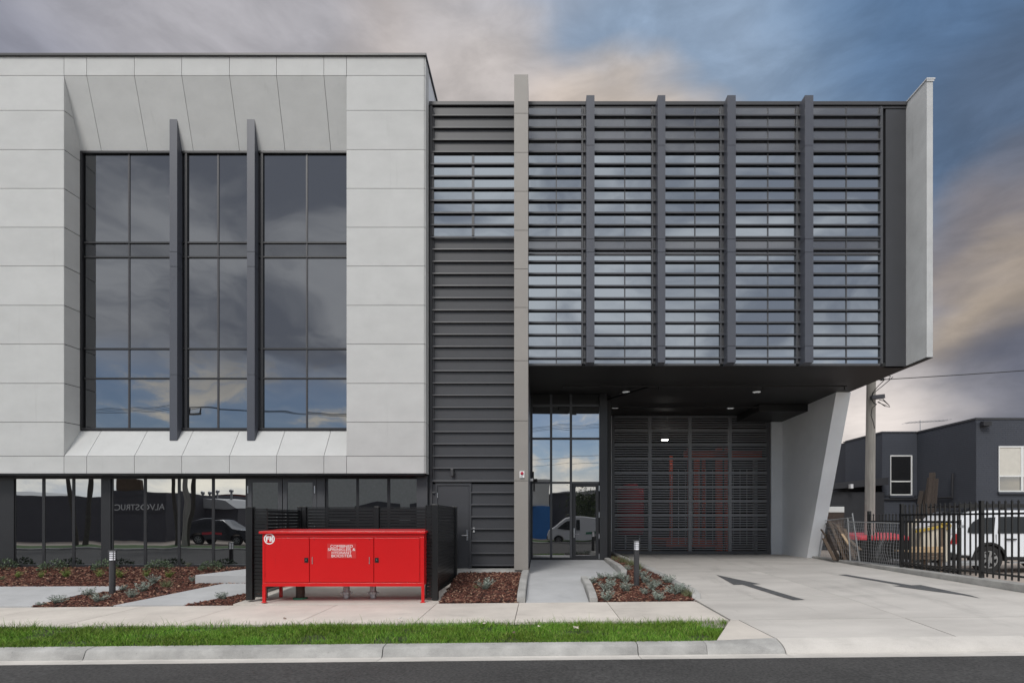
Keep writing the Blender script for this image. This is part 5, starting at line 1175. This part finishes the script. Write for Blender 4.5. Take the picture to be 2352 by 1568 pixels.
# ---- litter on the grass and footpath
for i, (nm, px, py, s, mat, l) in enumerate((('paper_scrap', 918, 1428, .05, 'whiteprint', 'crumpled white scrap at the grass edge in front of the red cabinet'), ('dry_leaf', 1323, 1450, .06, 'cream', 'pale dry leaf on the grass in front of the ramp'), ('dry_leaf', 1238, 1446, .035, 'cream', 'small dry leaf on the grass left of the larger pale leaf'), ('dry_leaf', 1112, 1440, .04, 'cream', 'dry leaf on the grass right of the white scrap'), ('dry_leaf', 655, 1421, .035, 'rawtimber', 'small brown leaf on the footpath in front of the cabinet leg'), ('dry_leaf', 1180, 1461, .03, 'rawtimber', 'small brown leaf low on the grass near the kerb'))):
    x, y = onground(px, py, z_foot); z = z_foot(x, y)+(.05 if py > 1425 else .008); R = random.Random(i); m = MB(); n = 7; ring = []
    for k in range(n): a = 2*PI*k/n; r_ = s*R.uniform(.5, 1); ring.append((x+r_*math.cos(a), y+r_*math.sin(a), z+R.uniform(0, s*.7)))
    m.loft([ring, [(p[0], p[1], p[2]+.002) for p in ring]]); o = part(nm, m, mat); tag(o, l, 'litter', 'dry leaves' if nm == 'dry_leaf' else None)

# ================================================================== ACROSS THE STREET (seen mirrored in the glass)
ms = lambda px, d: X(px, d)                               # an object d metres along a mirrored sight line
gy = lambda x: T(x)-.05
FB = thing('factory', 'dark factory with white wall lettering mirrored in the left shop glass', 'building', (-38, -17, 0))
part('wall', MB().box(-60, ms(377, 45), -30, -17, -.2, 3.5).box(ms(250, 45), ms(377, 45), -30, -16.98, 3.5, 3.1+.75), 'factory', FB); part('roof', MB().prism([(-60, -20, 3.45), (-47, -20, 4.15), (-43, -20, 3.45)], (0, -9, 0)), 'roofsheet', FB)
SG2 = part('sign', MB().box(-34.3, -30.1, -16.97, -16.93, 2.25, 3.05), 'factory', FB); text('lettering', 'ALVOSTRUCT', .72, (-32.2, -16.92, 2.65), 'whiteprint', SG2, rz=PI, extr=.01)
part('screen_wall', MB().box(-33.8, -31.9, -17.3, -17.0, 3.86, 4.75), 'rawtimber', FB)
SD2 = thing('workshop_shed', 'long low workshop with pale sheet roof mirrored in the shop glass', 'building', (-24, -22, 0))
part('wall', MB().box(ms(376, 50)+.2, ms(545, 50), -34, -22, -.2, 2.6), 'factory', SD2); m = MB(); m.prism([(ms(376, 50)+.2, -21.7, 2.6), (ms(547, 50), -21.7, 2.6), (ms(520, 50), -21.7, 3.3), (ms(380, 50)+.2, -21.7, 3.9)], (0, -12, 0)); part('roof', m, 'roofsheet', SD2)
for p in (459, 479, 498, 529): part('vent', MB().lathe((ms(p, 52), -24, 3.2), [(0, 0), (.1, 0), (.1, .8), (.2, .85), (.2, 1.05), (0, 1.15)], 10), 'galv', SD2)
RB2 = thing('red_warehouse', 'red brick warehouse top mirrored behind the workshop roof', 'building', (-28, -44, 0)); part('wall', MB().box(-42, -20.5, -60, -44, -.2, 4.7).box(-33, -26, -60, -43.9, 4.7, 5.3), 'redbrick', RB2); part('sign', MB().box(-29, -27.6, -43.88, -43.8, 4.1, 5.0), 'whiteprint', RB2)
WB = thing('painted_brick_warehouse', 'tall pale grey painted brick warehouse mirrored in the doors', 'building', (-13, -12, 0))
part('wall', MB().box(ms(562, 41), -5.2, -24, -13, -.2, 5.6), 'paintedbrick', WB); part('parapet', MB().box(-12.4, -5.3, -13.2, -12.94, 5.6, 6.3), 'paintedbrick', WB)
for a, b in ((-13.5, -10.2), (-9.4, -7.2)): part('arched_opening', MB().prism([(a, -12.96, -.1), (b, -12.96, -.1), (b, -12.96, 2.7), ((a+b)/2, -12.96, 2.95), (a, -12.96, 2.7)], (0, -.1, 0)), 'factory', WB)
BP = thing('blue_workshop', 'blue fronted workshop with pale upper wall mirrored in the entrance glass', 'building', (-2, -14, 0))
part('wall', MB().box(-5.0, .9, -24, -14, 2.75, 5.0), 'winwhite', BP); part('front', MB().box(-5.0, .95, -23, -13.9, -.1, 2.75), 'bluepaint', BP); part('awning', MB().box(-4.8, -.4, -13.9, -13.2, 2.8, 2.95), 'winwhite', BP)
for i in range(9): part('grille_bar', MB().box(-3.4+i*.25, -3.34+i*.25, -13.85, -13.8, .8, 2.0), 'winwhite', BP)
GB = thing('grey_warehouse', 'plain grey warehouse behind the willow mirrored in the entrance glass', 'building', (5, -20, 0)); part('wall', MB().box(1.0, 20, -34, -20, -.2, 4.0), 'factory', GB); part('roof', MB().prism([(1., -19.9, 4.0), (20, -19.9, 4.0), (10, -19.9, 5.0)], (0, -14, 0)), 'roofsheet', GB)
tree('drooping dark tree over the white van mirrored in the entrance glass', 4.6, -12.3, 0, 3.0, 1.9, 7000, 11, None, 1, 'treeleaf', 'weeping_tree', 1.3)
tree('forked street tree on the far verge mirrored at the left shop glass', -30.4, -9.2, -.3, 5.6, 1.0, 900, 21, 'forked street trees across the road', 2)
tree('forked street tree on the far verge mirrored beside the workshop roof', -23.6, -9.2, -.2, 5.6, 1.0, 900, 22, 'forked street trees across the road', 2)
VAN = [(.02,.45),(.0,.7),(.04,1.5),(.14,1.92),(.5,1.98),(3.0,1.98),(3.35,1.92),(4.25,1.22),(4.68,1.02),(4.8,.75),(4.8,.38)]+list(reversed(arch(3.95,.38,.34)))+[(3.5,.30),(1.4,.30)]+list(reversed(arch(.98,.38,.34)))+[(.4,.34)]
o, tx, hw = vehicle('white_van', 'white panel van parked across the street mirrored in the entrance door', 'van', .55, -8.0, -.20, 4.8, 1.85, VAN, .14, [[(2.75,1.15),(2.75,1.72),(3.3,1.74),(4.02,1.16)], [(2.42,1.15),(2.42,1.74),(2.66,1.74),(2.66,1.15)]], (.98, 3.95), .34, 'carwhite', -1)
part('side_stripe', MB().box(tx(.5), tx(2.0), -8.0+.93, -8.0+.932, .62, .78), 'greenpaint', o); part('bumper', MB().box(tx(4.7), tx(4.84), -8.9, -7.1, .15, .42), 'blackplastic', o)
o, tx, hw = vehicle('dark_wagon', 'black wagon parked across the street mirrored in the shop glass', 'car', ms(427, 41), -13.2, -.2, 4.92, 1.9, WG, .22, wins, (1.17, 3.95), .38, 'cardark', 1); part('side_stripe', MB().box(tx(1.5), tx(3.0), -13.2+.955, -13.2+.957, .55, .7), 'binred', o)
for i, (x, y) in enumerate(((-22.9, -8.4), (6.5, -8.4), (-52, -8.4))):
    o = thing('street_pole', ('timber power pole with crossarm across the road mirrored behind the left fin', 'timber power pole across the road mirrored right of the entrance', 'timber power pole far left across the road')[i], 'power pole', (x, y, 0), 'power poles across the road')
    part('pole', MB().tube([(x, y, -.3), (x, y, 8.7)], .15, 12, .11), 'pole', o, smooth=True); part('crossarm', MB().beam((x-1.25, y-.5, 8.75), (x+1.25, y+.5, 8.35), .09, .11), 'pole', o)
    for s in (-1.2, -.5, .5, 1.2): part('insulator', MB().lathe((x+s, y+.4*s, 8.6-.16*s), [(0, 0), (.05, 0), (.03, .06), (.05, .1), (.03, .16), (.05, .2), (0, .28)], 8), 'blackplastic', o)
for i, (s, dz) in enumerate(((-1.2, 9.05), (-.5, 8.95), (.5, 8.8), (1.2, 8.68), (0, 6.6), (.1, 6.1))):
    o = thing('power_line', None, 'power line', (-22.9+s, -8.4, dz), 'power lines across the road'); o['label'] = ('highest overhead wire on the near end of the far crossarms', 'overhead wire second from the left on the far crossarms', 'overhead wire third along the far crossarms', 'overhead wire on the right end of the far crossarms', 'upper of two low cables between the far poles', 'lowest cable strung between the far poles')[i]
    m = MB()
    for xa, xb in ((-52, -22.9), (-22.9, 6.5), (6.5, 40)): m.tube([(lerp(xa, xb, t)+s, -8.4+.4*s, dz-.55*4*t*(1-t)) for t in np.linspace(0, 1, 13)], .014, 4)
    part('wire', m, 'cable', o)
